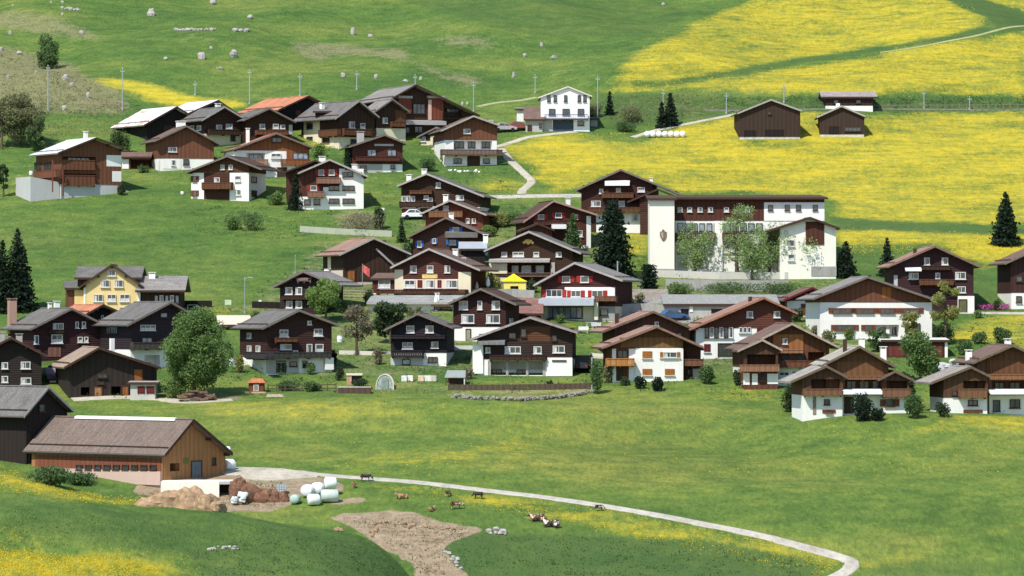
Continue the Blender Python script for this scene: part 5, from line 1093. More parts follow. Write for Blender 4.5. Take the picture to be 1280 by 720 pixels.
# ------------------------------------------------------------------ boulders
def rock(cx, yb, wpx, hpx, label, seed, mat=ROCK, name='boulder', group='boulders scattered on the upper slope'):
    g = ground(cx, yb); s = F/g.y; r = wpx/s*.38; h = hpx/s*.8
    m = MB().blob((0, 0, h*.35), (r, r*.8, h*.7), .22, seed, 9, 6)
    o = m.build(name, mat); o.location = g; return tag(o, label, 'rock', group)
for i, (x, y, w_, h_, l) in enumerate([(78,4,5,4,'small pale boulder at the top edge above the dry patch'), (78,19,4,4,'small pale boulder just above the left dry patch'), (189,20,13,11,'big grey split boulder at the top, left part of the slope'), (266,6,12,8,'grey boulder touching the top picture edge'), (313,24,10,7,'pale boulder on the green slope right of the top-edge boulder'),
        (13,43,6,6,'pale boulder below the dry patch at the left edge'), (102,43,7,6,'pale boulder on the lower rim of the dry patch'), (2,63,8,5,'boulder cut by the left edge'), (24,68,10,5,'flat pale boulder left of the single dark tree'), (45,92,4,5,'tiny boulder on the scrub under the single dark tree'), (10,99,5,7,'upright pale boulder near the left edge in the scrub'),
        (82,100,11,8,'grey boulder right below the single dark tree'), (90,108,9,6,'boulder just beneath the grey one under the tree'), (110,122,6,8,'upright boulder in the lower scrub'), (80,138,8,7,'pale boulder right of the leftmost slope pole'), (252,74,14,10,'large grey boulder, left one of the pair on the green slope'), (292,72,15,12,'large grey boulder, right one of the pair on the green slope'),
        (264,61,6,4,'small boulder above the large pair'), (207,75,7,5,'small round boulder left of the large pair'), (275,87,11,4,'flat half-sunk slab below the large pair'), (429,96,8,6,'round white boulder above the cream house'), (470,98,7,6,'round white boulder above the largest hall'), (441,43,7,10,'upright boulder above the long dry patch'), (463,46,9,4,'flat pale slab right of the upright boulder'),
        (507,103,8,5,'grey boulder just behind the ridge of the largest hall'), (526,100,6,5,'pale boulder right of the hall ridge'), (829,7,6,5,'white boulder near the top edge beside the yellow field'), (677,58,5,6,'small pale boulder high above the white villa'), (656,71,6,5,'white boulder above and left of the white villa'), (692,73,12,4,'flat pale slab above the white villa'),
        (642,97,6,8,'pale boulder left of the white villa poles'), (578,132,4,6,'small upright stone beside the metal pole right of the hall'), (584,132,4,6,'second upright stone beside the metal pole right of the hall'), (16,8,4,3,'tiny stone in the top left corner'),(64,4,4,3,'tiny stone at the top edge left part')]):
    rock(x, y, w_, h_, l, i)
def rocks_line(pts, n, label, sz, cat='wall', name='stone_wall', seed=1, mat=None, hh=.5):
    """a dry stone row of many stones as one wall"""
    q = random.Random(seed); P = [ground(*p) for p in pts]; m = MB()
    L_ = [0]
    for a, b in zip(P, P[1:]): L_.append(L_[-1]+(b-a).length)
    for i in range(n):
        d = L_[-1]*(i+q.uniform(0, 1))/n; k = max(j for j in range(len(P)-1) if L_[j] <= d+1e-6); t = (d-L_[k])/(L_[k+1]-L_[k]); c = P[k].lerp(P[k+1], t)
        r = sz*q.uniform(.6, 1.4); x, y = c.x+q.uniform(-.3, .3), c.y+q.uniform(-.5, .5); m.blob((x, y, gz(x, y)+r*.3+q.uniform(0, hh)), (r, r*.8, r*.75), .2, i, 7, 5)
    o = m.build(name, mat or ROCK)
    if name != 'stone_wall' and sz < .34: return tag(o, kind='stuff')
    return tag(o, label, cat)
rocks_line([(219,38), (245,38.5), (270,38)], 22, 'thin line of pale stones on the upper slope above the large boulder pair', .35, 'rocks', 'stone_row', 1, hh=.1)
rocks_line([(294,39), (310,40)], 9, 'short heap of pale stones right of the thin stone line', .4, 'rocks', 'stone_row', 2, hh=.1)
rocks_line([(78,11), (97,14)], 12, 'short line of pale stones near the top edge above the dry patch', .35, 'rocks', 'stone_row', 3, hh=.1)
rocks_line([(565,498), (600,500), (650,501.5), (690,499), (741,491)], 210, 'low pale rubble wall along the meadow below the arcaded chalet', .2, 'wall', 'stone_wall', 4, M('stone', (.25,.235,.2), .95), .35)
rocks_line([(608,668), (622,666), (636,668)], 14, 'pale stones at the right tip of the bare soil patch', .3, 'rocks', 'stone_row', 5, hh=.1)
rocks_line([(556,690), (566,698), (578,712)], 14, 'pale stones along the lower right rim of the bare soil patch', .22, 'rocks', 'stone_row', 6, hh=.05)
rocks_line([(560,213), (575,215), (600,215)], 16, 'row of white garden stones below the long-balcony chalet', .22, 'rocks', 'stone_row', 7, CLOTH, hh=.1)
rocks_line([(264,690), (285,683), (300,688)], 14, 'small grey stones in the hollow of the near meadow', .16, 'rocks', 'stone_row', 8, hh=.05)
rocks_line([(1165,466), (1185,462), (1206,458)], 20, 'heap of white rocks left above the right-edge chalet', .5, 'rocks', 'stone_row', 9, LGREY, hh=.7)
rocks_line([(420,664), (470,655), (540,660), (580,664)], 60, 'scattered rubble over the bare soil patch', .2, 'rocks', 'rubble', 10, EARTHY, hh=.05)

# ------------------------------------------------------------------ walls, fences
def lowwall(pts, h, label, mat=LGREY, th=.25, name='wall', cat='wall'):
    m = MB(); P = [ground(*p) for p in pts]
    for a, b in zip(P, P[1:]): m.quadbar((a.x, a.y, a.z+h/2-.3), (b.x, b.y, b.z+h/2-.3), th/2, hh=h/2+.3)
    return tag(m.build(name, mat), label, cat)
lowwall([(375,290), (420,293), (490,296)], .9, 'pale retaining wall crossing the slope above the pink-roofed barn', PLW((.36,.38,.29)))
lowwall([(424,443), (470,444)], .5, 'low white garden edge under the brownish tree', PLW((.62,.58,.5)))
lowwall([(559,437), (593,437)], .5, 'low white kerb wall between the two small centre chalets', PLW((.62,.6,.55)))
lowwall([(755,396), (800,394), (832,396)], 1.6, 'stained concrete retaining wall right of the garage-front chalet', CONC)
lowwall([(744,376), (790,374), (835,374)], 1.4, 'stone-grey retaining wall at the foot of the columnar cypress', M('stone',(0.36,.31,.27)))
lowwall([(560,488), (640,488), (742,486)], .7, 'brown timber edging of the garden terrace below the arcaded chalet', M('wood',(0.10,.075,.05)))
lowwall([(812,346), (900,349), (985,349)], 1.0, 'pale terrace wall along the foot of the school', PLW((.5,.48,.42)))
lowwall([(832,362), (900,364), (985,364)], 1.5, 'grey supporting wall of the lane below the school', CONC)
lowwall([(590,372), (640,371), (668,373)], 1.1, 'grey wall of the terrace carrying the yellow tent', CONC)
lowwall([(738,445), (762,447), (790,451)], .4, 'low pale kerb left of the white-cornered chalet', PLW((.6,.58,.5)))
lowwall([(225,384), (265,384)], .9, 'dark timber edge wall behind the street lamp lawn', BLACKW)
lowwall([(315,385), (350,386)], .9, 'dark timber wall left of the small tall dark chalet', BLACKW)
def fence(pts, h, label, mat=FRN, n=10, rails=2, name='fence'):
    P = [ground(*p) for p in pts]; a, b = P[0], P[-1]
    t = empty(name, a, 0, label, 'fence'); r = MB()
    for k in range(rails):
        z = h*(k+1)/rails-.1; r.quadbar((0, 0, z), (b.x-a.x, b.y-a.y, b.z-a.z+z), .03, hh=.06)
    r.build('rail', mat, t)
    for i in range(n+1):
        f = i/n; x, y = (b.x-a.x)*f, (b.y-a.y)*f; z = gz(a.x+x, a.y+y)-a.z
        MB().box((x-.06, y-.06, z-.3), (x+.06, y+.06, (b.z-a.z)*f+h+.1)).build('post', mat, t)
fence([(422,372), (466,373)], 1.1, 'pale timber rail fence before the pink-roofed barn', M('wood',(.42,.33,.22)), 6, 3)
fence([(475,370), (560,371)], 1.0, 'grey railing along the terrace before the maroon inn', POLE, 9, 2)
fence([(100,131), (150,137)], .9, 'worn fence on the scrubby slope left of the rust-streaked barn', M('wood',(.28,.22,.16)), 6, 1)
fence([(1090,137.5), (1290,136.5)], .9, 'thin wire fence along the upper edge of the big yellow field', M('wood',(.2,.17,.12)), 22, 1)
fence([(335,490), (420,489)], .9, 'dark timber rail along the meadow edge before the white-arched chalet', M('wood',(.10,.08,.05)), 8, 2)

# ------------------------------------------------------------------ village bits
def at(px, py, dz=0):
    g = ground(px, py); return Vector((g.x, g.y, g.z+dz)), F/g.y
# yellow party tent
g, s = at(643, 367); t = empty('party_tent', g, R(4), 'bright yellow peaked party tent with an open doorway, centre of the village', 'tent')
W_, H1, H2 = 29/s/2, 15/s, 25/s
YT = M('plain', (0.80, 0.60, 0.02), .7, .08); YTL = M('plain', (0.82, 0.68, 0.16), .7, .08)
m = MB(); n = 4; prof = [(1.12, H1), (.62, H1+(H2-H1)*.38), (.25, H1+(H2-H1)*.75), (0.02, H2)]; vs = []
for k, z in prof:
    for sx, sy in ((-1, -1), (1, -1), (1, 1), (-1, 1)): vs.append((sx*k*W_, sy*k*W_+W_, z))
fs = []
for i in range(3):
    for k in range(4): fs.append((i*4+k, i*4+(k+1) % 4, i*4+4+(k+1) % 4, i*4+4+k))
m.add(vs, fs); m.build('canopy', YT, t)
m = MB()
m.box((-W_, 0, 0), (-W_*.35, .06, H1+.05)).box((W_*.35, 0, 0), (W_, .06, H1+.05)).box((-W_*.35+.002, 0, H1*.62), (W_*.35-.002, .06, H1+.05)); m.build('front_wall', YTL, t)
m = MB().box((-W_, .065, 0), (-W_+.05, 2*W_, H1+.05)).box((W_-.05, .065, 0), (W_, 2*W_, H1+.05)).box((-W_+.052, 2*W_-.05, 0), (W_-.052, 2*W_, H1+.05)); m.build('side_wall', YTL, t)
for x, y in ((-W_, -.08), (W_, -.08)): MB().tube([(x, y, 0), (x, y, H1)], [.05, .05], 6).build('leg', POLE, t)
# parasols, closed and open
def parasol(cx, yt, yb, label, closed=True, mat=CLOTH):
    g, s = at(cx, yb); h = (yb-yt)/s; t = empty('parasol', g, 0, label, 'parasol')
    MB().tube([(0, 0, 0), (0, 0, h)], [.04, .03], 6).build('pole', POLE, t); MB().lathe((0, 0, 0), [(.3, 0), (.3, .12), (.05, .14)], 10).build('foot', CONC, t)
    if closed: MB().lathe((0, 0, 0), [(.10, h*.42), (.30, h*.5), (.24, h*.7), (.10, h*.92), (.02, h)], 9).build('canopy', mat, t)
    else: MB().lathe((0, 0, 0), [(1.3, h*.72), (1.25, h*.76), (.5, h*.93), (.03, h)], 8).build('canopy', mat, t)
parasol(610, 345, 369, 'closed cream parasol on the terrace left of the yellow tent'); parasol(596, 352, 370, 'short closed cream parasol beside the maroon inn corner', True, PLW((.62,.5,.36)))
parasol(545, 367, 389, 'closed white parasol at the terrace building front'); 
# flag
def flag(cx, yt, yb, label, mat):
    g, s = at(cx, yb); h = (yb-yt)/s; t = empty('flag_pole', g, 0, label, 'flag')
    MB().tube([(0, 0, 0), (0, 0, h)], [.05, .03], 6).build('pole', POLE, t); m = MB(); vs = []; fs = []
    for i in range(7):
        x = .05+i*.16; y = .07*math.sin(i*1.3); vs += [(x, y, h-.1-i*.10), (x, y, h-1.15-i*.13), (x, y+.015, h-.1-i*.10), (x, y+.015, h-1.15-i*.13)]
        if i: o = (i-1)*4; fs += [(o, o+1, o+5, o+4), (o+2, o+6, o+7, o+3)]
    m.add(vs, fs).build('banner', mat, t)
flag(453, 330, 364, 'drooping red and white flag before the pink-roofed barn', M('plain', (.6,.12,.10), .8, .3)); flag(521, 338, 368, 'small red flag on the inn terrace', M('plain', (.6,.14,.08), .8, .2))
# vehicles
def car(px, py, yaw, label, mat, kind='car', lab='car', L_=4.2, H_=1.5):
    g, s = at(px, py, .02); t = empty('parked_'+kind, g, R(yaw), label, lab)
    a = L_/2; w_ = .86
    if kind == 'van': P = [(-a, .35), (-a, 1.9), (-a+.3, 2.0), (a-1.3, 2.0), (a-.7, 1.15), (a-.05, .95), (a, .35)]
    else: P = [(-a, .32), (-a+.02, .8), (-a+.15, .92), (-a+.5, .96), (-a+1.1, H_-.04), (-a+1.4, H_), (a-1.9, H_-.02), (a-1.1, .98), (a-.15, .80), (a, .6), (a, .32)]
    b = MB().prism([(x, z) for x, z in P], 'y', -w_, w_).build('body', mat, t)
    md = b.modifiers.new('bev', 'BEVEL'); md.width = .07; md.segments = 2
    if kind == 'van': gl = [[(a-1.28, 1.9), (a-.78, 1.2), (a-2.1, 1.2), (a-2.1, 1.9)]]
    else: gl = [[(-a+.75, 1.0), (-a+1.25, H_-.1), (-.1, H_-.1), (-.1, 1.0)], [(0, 1.0), (0, H_-.1), (a-1.95, H_-.1), (a-1.25, 1.0)]]
    for p in gl:
        MB().prism(p, 'y', -w_-.015, w_+.015).build('side_window', GLASS, t)
    for x in (-a+.8, a-.8):
        for sy in (-1, 1):
            wn = MB().prism([(x+.32*math.cos(q*math.pi/8), .32+.32*math.sin(q*math.pi/8)) for q in range(16)], 'y', sy*w_-.11, sy*w_+.05).build('wheel', M('plain', (.02,.02,.02)), t)
            MB().prism([(x+.18*math.cos(q*math.pi/6), .32+.18*math.sin(q*math.pi/6)) for q in range(12)], 'y', sy*(w_+.052)-.01, sy*(w_+.052)+.01).build('rim', POLE, wn)
    for sy in (-1, 1):
        MB().box((a-.05, sy*.55-.16, .62), (a+.02, sy*.55+.16, .76)).build('headlight', CLOTH, t); MB().box((-a-.02, sy*.6-.12, .62), (-a+.05, sy*.6+.12, .78)).build('tail_light', SH_RED, t)
    return t
car(519, 274, 4, 'white car parked before the chalet with two white chimneys', M('plain', (.75,.75,.74), .35, .03))
car(730, 464, 80, 'dark van standing beside the right wall of the arcaded chalet', M('plain', (.03,.035,.04), .4, .1), 'van', 'van')
car(841, 401, 20, 'blue car before the long concrete garage block', M('plain', (.06,.12,.24), .4, .1))
car(630, 165, 15, 'silver car parked at the bend right of the long-balcony chalet', M('plain', (.45,.38,.38), .4, .1))
car(648, 163, 10, 'dark red car parked left of the white villa', M('plain', (.25,.07,.06), .4, .1))
# planted bed with pink flowers
m = MB(); q = random.Random(9)
for i in range(420):
    x = q.uniform(1222, 1262); g, s = at(x, 387); leafcard(m, (g.x, g.y+q.uniform(-1.0, 1.0), g.z+q.uniform(.05, .75)), .13, q, .5)
o = m.build('flower_bed', M('leaf', (.55,.12,.36), .8, .4)); tag(o, kind='stuff')
# white wrapped bale row on the upper meadow
GB = 'white bales lined up on the upper meadow'
for i in range(7):
    g, s = at(809+i*7.4, 172); m = MB().blob((0, 0, .55), (.52, .6, .58), .06, i, 12, 8); o = m.build('wrapped_bale', CLOTH, smooth=True); o.location = g
    tag(o, ['leftmost white bale of the row on the upper meadow', 'second white bale from the left of the meadow row', 'third white bale from the left of the meadow row', 'middle white bale of the seven on the upper meadow', 'third white bale from the right of the meadow row', 'second white bale from the right of the meadow row', 'rightmost white bale of the row on the upper meadow'][i], 'bale', GB)
def roundbale(px, py, r, yaw, label, mat, dz=0, L_=1.2):
    g, s = at(px, py, dz); m = MB(); n = 14; vs = []; fs = []
    prof = [(0, -L_/2), (r*.85, -L_/2), (r, -L_/2+.12), (r*1.01, 0), (r, L_/2-.12), (r*.85, L_/2), (0, L_/2)]
    for rr, x in prof:
        for k in range(n): a = 2*math.pi*k/n; vs.append((x, rr*math.cos(a)*1.03, r+rr*math.sin(a)*.97))
    for i in range(len(prof)-1):
        for k in range(n): fs.append((i*n+k, i*n+(k+1) % n, (i+1)*n+(k+1) % n, (i+1)*n+k))
    o = m.add(vs, fs).build('wrapped_bale', mat, smooth=True); o.location = g; o.rotation_euler.z = R(yaw); return tag(o, label, 'bale', 'silage bales by the farm yard')
WB = M('plain', (.74,.77,.74), .35, .06); GBM = M('plain', (.38,.5,.44), .4, .1)
roundbale(392, 632, .62, 20, 'bright white bale at the front of the farm yard stack', WB); roundbale(385, 622, .66, 70, 'white bale at the left rear of the farm yard stack', WB, .1)
roundbale(397, 620, .66, 75, 'white bale at the rear middle of the farm yard stack', WB, .15); roundbale(413, 619, .68, 15, 'white bale on top right of the farm yard stack', WB, .6); roundbale(412, 628, .7, 10, 'pale greenish bale at the right of the farm yard stack', M('plain',(.5,.56,.5),.4,.1), 0, 1.8)
roundbale(369, 630, .5, 80, 'green wrapped bale left of the white ones in the farm yard', GBM)
roundbale(281, 578, .5, 10, 'upper white bale peeking out behind the tan barn gable', WB, .8); roundbale(286, 588, .62, 40, 'lower white bale beside the tan barn gable', WB)
# silage pit and farm clutter
g, s = at(246, 622); t = empty('manure_pit', g, R(2), 'white concrete pit wall with a dark open bay right of the soil heap', 'pit wall')
w_ = 90/s/2; top = 20/s
MB().box((-w_, 0, -1.5), (w_*.62, .3, top)).box((-w_, .302, top-.35), (w_+.02, 6, top-.05)).build('wall', PLW((.8,.76,.66)), t); MB().box((w_*.92, 0, -1.5), (w_, .3, top)).box((w_*.622, .0, top-.3), (w_*.918, .3, top-.001)).build('pillar', LGREY, t); MB().box((w_-.2, .31, -1.5), (w_, 6, top-.36)).build('end_wall', CONC, t)
MB().box((w_*.65, 2.0, -1.5), (w_*.9, 2.2, top-.37)).build('gate', FRD, t)
g, s = at(226, 634); m = MB()
for k, (x, z, r, h_) in enumerate(((-3.2, 0, 1.6, .9), (-1.2, .1, 1.9, 1.4), (.8, .1, 1.8, 1.7), (2.4, 0, 1.6, 1.2), (-2.2, 0, 1.3, 1.3), (3.4, -.1, 1.0, .7))): m.blob((x, .3*math.sin(k*2), z), (r, 1.3, h_), .16, 60+k, 16, 10)
o = m.build('soil_heap', EARTHY); o.location = g; tag(o, 'brown heap of soil and straw before the white pit wall', 'heap')
g, s = at(318, 627); m = MB(); 
for k, (x, z, r, h_) in enumerate(((-1.8, 0, 1.1, 2.5), (-.6, 0, 1.3, 2.0), (.8, 0, 1.2, 1.4), (2.0, 0, 1.0, 1.2), (3.0, 0, .8, 1.0))): m.blob((x, .5, z), (r, 1.2, h_), .2, 80+k, 14, 9)
o = m.build('dung_heap', M('stone', (.17,.09,.055), .95, .5)); o.location = g; tag(o, 'dark red-brown heap of timber and dung behind the pale tanks', 'heap')
def tank(px, py, wpx, hpx, label):
    g, s = at(px, py); a = wpx/s/2; h_ = hpx/s; t = empty('cube_tank', g, R(8), label, 'tank', 'pale plastic tanks in the farm yard')
    MB().box((-a+.05, .05, .15), (a-.05, 2*a-.05, h_-.05)).build('container', M('plain',(.62,.64,.66),.4,.08), t); c = MB()
    for i in range(5):
        x = -a+2*a*i/4; c.box((x-.02, -.0, .12), (x+.02, .03, h_)); z = .15+(h_-.17)*i/4; c.box((-a, -.035, z-.02), (a, -.005, z+.02))
    c.build('cage', POLE, t); MB().box((-a, 0, 0), (a, 2*a, .11)).build('pallet', BROWNV, t); MB().tube([(0, a, h_-.05), (0, a, h_+.08)], [.12, .12], 8).build('cap', FRD, t)
tank(324, 625, 12, 13, 'left pale cube tank before the dark red-brown heap'); tank(352, 619, 12, 14, 'right pale cube tank at the end of the dark red-brown heap')
g, s = at(298, 632); m = MB(); q = random.Random(4)
for k in range(9): m.blob((q.uniform(-.7, .7), q.uniform(0, .6), q.uniform(.2, 1.3)), (.35, .3, .3), .25, 100+k, 8, 6)
o = m.build('film_heap', M('plain', (.55,.62,.60), .5, .15)); o.location = g; tag(o, 'crumpled heap of pale silage film right of the pit', 'heap')
# trailer of clutter by the new barn
g, s = at(216, 600); t = empty('trailer', g, R(5), 'small grey tipping trailer parked under the window of the tan barn gable', 'trailer')
MB().prism([(-1.2, .5), (-.5, 1.1), (1.0, 1.3), (1.0, .5)], 'y', -.8, .2).build('body', M('plain',(.28,.28,.28),.7,.2), t)
for x in (-.4, .5): MB().prism([(x+.3*math.cos(q*math.pi/7), .3+.3*math.sin(q*math.pi/7)) for q in range(14)], 'y', -.95, -.83).build('wheel', FRD, t)
MB().box((-2.0, -.35, .5), (-1.203, -.27, .58)).build('drawbar', POLE, t)
# wooden well house with garden shrubs behind
g, s = at(320, 491); t = empty('well_house', g, R(-4), 'tiny wooden hut with an orange roof on a stone plinth in the meadow', 'hut')
MB().box((-1.25, -.3, -.6), (1.25, 1.6, .12)).build('plinth', M('plain',(.48,.33,.26),.9,.15), t); MB().box((-.9, .1, .122), (.9, 1.3, 1.25)).build('wall', RED, t)
MB().add([(-1.2, -.15, 1.2), (1.2, -.15, 1.2), (1.2, 1.55, 1.2), (-1.2, 1.55, 1.2), (-.7, .7, 1.75), (.7, .7, 1.75)], [(0, 1, 5, 4), (1, 2, 5), (2, 3, 4, 5), (3, 0, 4), (0, 3, 2, 1)]).build('roof', M('tile',(.42,.17,.08)), t)
f = MB().box((-.32, .02, .2), (.32, .095, 1.0)).build('window', FRW, t); MB().box((-.24, 0, .28), (.24, .015, .92)).build('pane', M('glass',(.2,.18,.12),.3), f)
for k, x in enumerate((-.6, .7)): pass
o = MB(); q = random.Random(12)
g, s = at(344, 497)
for i in range(7): o.box((-1.1+.05*i, -.5+i*.12, .05+.09*(i % 4)), (1.1-.07*i, -.4+i*.12, .13+.09*(i % 4)))
o = o.build('plank_stack', M('wood',(.52,.44,.32))); o.location = g; tag(o, 'small stack of pale planks lying right of the tiny orange-roofed hut', 'planks')
# log pile
g, s = at(246, 502); m = MB(); q = random.Random(3)
for i in range(46):
    x = q.uniform(-1.9, 1.9); z = q.uniform(.1, 1.5-abs(x)*.45); y = q.uniform(-.4, .4); a = q.uniform(-.5, .5)
    m.tube([(x-.5*math.cos(a), y-.5*math.sin(a), z), (x+.5*math.cos(a), y+.5*math.sin(a), z+q.uniform(-.2, .2))], [.13, .12], 7)
o = m.build('log_pile', M('wood',(.16,.10,.075),.95,.5)); o.location = g; tag(o, 'heap of cut logs at the foot of the largest round tree', 'logs')
# garden: greenhouse, raised bed, sheds
g, s = at(481, 487); t = empty('greenhouse', g, 0, 'small rounded glass greenhouse with pale frame in the garden', 'greenhouse')
w_ = 11/s; h_ = 19/s
PF = [(w_*math.cos(a), max(0, h_*math.sin(a)**.75 if math.sin(a) > 0 else 0)) for a in [math.pi*k/12 for k in range(13)]]
for y in (0, .9, 1.8, 2.6):
    r = MB()
    for p, q2 in zip(PF, PF[1:]): r.quadbar((p[0], y, p[1]), (q2[0], y, q2[1]), .05)
    r.build('frame', FRW, t)
b = MB(); vs = []
for y in (.05, 2.55): vs += [(p[0]*.96, y, p[1]*.96) for p in PF]
n = len(PF); b.add(vs, [tuple(range(n)), tuple(range(2*n-1, n-1, -1))]+[(i, i+1, n+i+1, n+i) for i in range(n-1)]).build('glazing', M('glass',(.34,.38,.34),.1,.25), t)
MB().box((-.4, -.08, 0), (.4, -.055, 1.5)).build('door', M('glass',(.2,.26,.22),.1), t)
g, s = at(443, 492); t = empty('raised_bed', g, 0, 'long brown timber raised bed with a white top rail in the garden', 'planter')
MB().box((-2.0, 0, -.4), (2.0, 1.4, .75)).build('box', M('wood',(.10,.06,.045)), t); MB().box((-2.03, -.04, .753), (2.0, .12, .85)).build('rail', FRW, t); MB().box((-1.9, .13, .752), (1.9, 1.35, .80)).build('soil', M('plain',(.08,.055,.035),.95,.4), t)
g, s = at(443, 481); t = empty('garden_shed', g, 0, 'small open garden shed with a cream top board behind the raised bed', 'shed')
MB().box((-.95, 0, -.3), (-.35, .9, 1.15)).build('wall', M('wood',(.5,.3,.18)), t); MB().box((-.34, .4, -.3), (.9, .9, 1.1)).build('back_wall', M('wood',(.06,.045,.035)), t); MB().box((-1.0, -.1, 1.153), (1.0, 1.0, 1.4)).build('roof', PLW((.7,.65,.5)), t)
g, s = at(569, 482); t = empty('garden_shelter', g, R(-4), 'small open shelter with a grey-green roof left of the white-walled arcade', 'shelter')
MB().add([(-1.3, -.3, .95), (1.3, -.3, .95), (1.15, 1.9, 1.75), (-1.15, 1.9, 1.75), (-1.3, -.3, 1.05), (1.3, -.3, 1.05), (1.15, 1.9, 1.85), (-1.15, 1.9, 1.85)], [(0, 3, 2, 1), (4, 5, 6, 7), (0, 1, 5, 4), (1, 2, 6, 5), (2, 3, 7, 6), (3, 0, 4, 7)]).build('roof', M('sheet',(.30,.34,.30),.6,.2), t)
for x, y in ((-1.15, -.15), (1.15, -.15), (-1.05, 1.7), (1.05, 1.7)): MB().box((x-.06, y-.06, -.4), (x+.06, y+.06, .96+.36*(y+.3))).build('post', FRW if x > 0 else BROWNV, t)
MB().box((-.95, 1.2, -.3), (.95, 1.28, 1.2)).build('back_wall', M('wood',(.07,.045,.035)), t)
GS = 'garden furniture on the soil strip'
for i, (x, c, l) in enumerate(((506, (.62,.66,.66), 'pale blue-white garden crate left of the row behind the greenhouse'), (513, (.75,.7,.62), 'cream garden crate second in the row behind the greenhouse'), (526, (.7,.52,.38), 'peach garden crate in the middle of the row'), (534, (.78,.76,.7), 'white garden crate right of the peach one'), (541, (.66,.6,.52), 'beige garden crate at the right end of the row'))):
    g, s = at(x, 477); t = empty('crate', g, R(i*9-15), l, 'crate', GS); a = .34
    MB().box((-a, -a, .02), (a, a, .10)).box((-a, -a, .1), (-a+.05, a, .75)).box((a-.05, -a, .1), (a, a, .75)).box((-a+.052, -a, .14), (a-.052, -a+.05, .4)).box((-a+.052, -a, .46), (a-.052, -a+.05, .75)).box((-a+.052, a-.05, .1), (a-.052, a, .75)).build('box', M('plain', c, .7, .1), t)
# tables and chairs on lawns
def table(px, py, label, mat=FRW):
    g, s = at(px, py); t = empty('garden_table', g, R(12), label, 'table')
    MB().box((-.7, -.4, .72), (.7, .4, .78)).build('tabletop', mat, t)
    for x in (-.6, .6):
        for y in (-.3, .3): MB().box((x-.03, y-.03, 0), (x+.03, y+.03, .717)).build('leg', mat, t)
def bench(px, py, label, yaw=0, mat=FRW):
    g, s = at(px, py); t = empty('garden_bench', g, R(yaw), label, 'bench')
    MB().box((-.7, -.25, .42), (.7, .2, .47)).build('seat', mat, t); MB().box((-.7, .2, .5), (.7, .26, .95)).build('backrest', mat, t)
    for x in (-.6, .6):
        for y, z in ((-.2, .417), (.23, .497)): MB().box((x-.03, y-.03, 0), (x+.03, y+.03, z)).build('leg', mat, t)
table(739, 410, 'white garden table on the lawn below the garage-front chalet'); bench(746, 412, 'white garden bench right beside the lawn table', 20); bench(729, 417, 'white garden bench left below the lawn table', -15)
table(935, 485, 'white slab table on the grass before the porch-gabled chalet'); bench(951, 485, 'white bench on the grass before the porch-gabled chalet')
table(240, 388, 'pale table beside the lawn at the veranda house'); 
def signboard(px, py, label, w_=.7, h_=1.2, mat=CLOTH):
    g, s = at(px, py); t = empty('notice_board', g, R(5), label, 'sign')
    MB().box((-w_/2, -.03, .5), (w_/2, .03, .5+h_)).build('board', mat, t)
    for x in (-w_/2+.06, w_/2-.06): MB().box((x-.03, .032, -.2), (x+.03, .09, .5+h_-.1)).build('leg', POLE, t)
signboard(285, 386, 'pale square notice board on the lawn left of the slim street lamp', .9, .7, M('plain',(.5,.6,.4),.8)); signboard(325, 384, 'small pale notice board right of the slim street lamp', .4, .5)
def barrel(px, py, label, r=.42, h_=.9):
    g, s = at(px, py); t = empty('barrel', g, 0, label, 'barrel'); MB().lathe((0, 0, 0), [(0, 0), (r*.85, 0), (r, h_*.5), (r*.85, h_), (0, h_)], 14).build('body', CLOTH, t); MB().lathe((0, 0, 0), [(r*.88, h_*.94), (r*.92, h_*.94), (r*.92, h_*1.03), (0, h_*1.05)], 14).build('lid', LGREY, t)
barrel(425, 428, 'white barrel on the lawn left of the brownish tree'); barrel(409, 346, 'white barrel at the left corner of the pink-roofed barn', .5, 1.1); barrel(584, 368, 'white barrel at the right corner of the maroon inn'); barrel(39, 219, 'white barrel on the terrace of the metal-roofed chalet', .35, .7)
barrel(228, 243, 'white barrel on the grass left of the small square chalet', .3, .5); barrel(479, 264, 'white barrel beside the brown hedge mound', .3, .5)

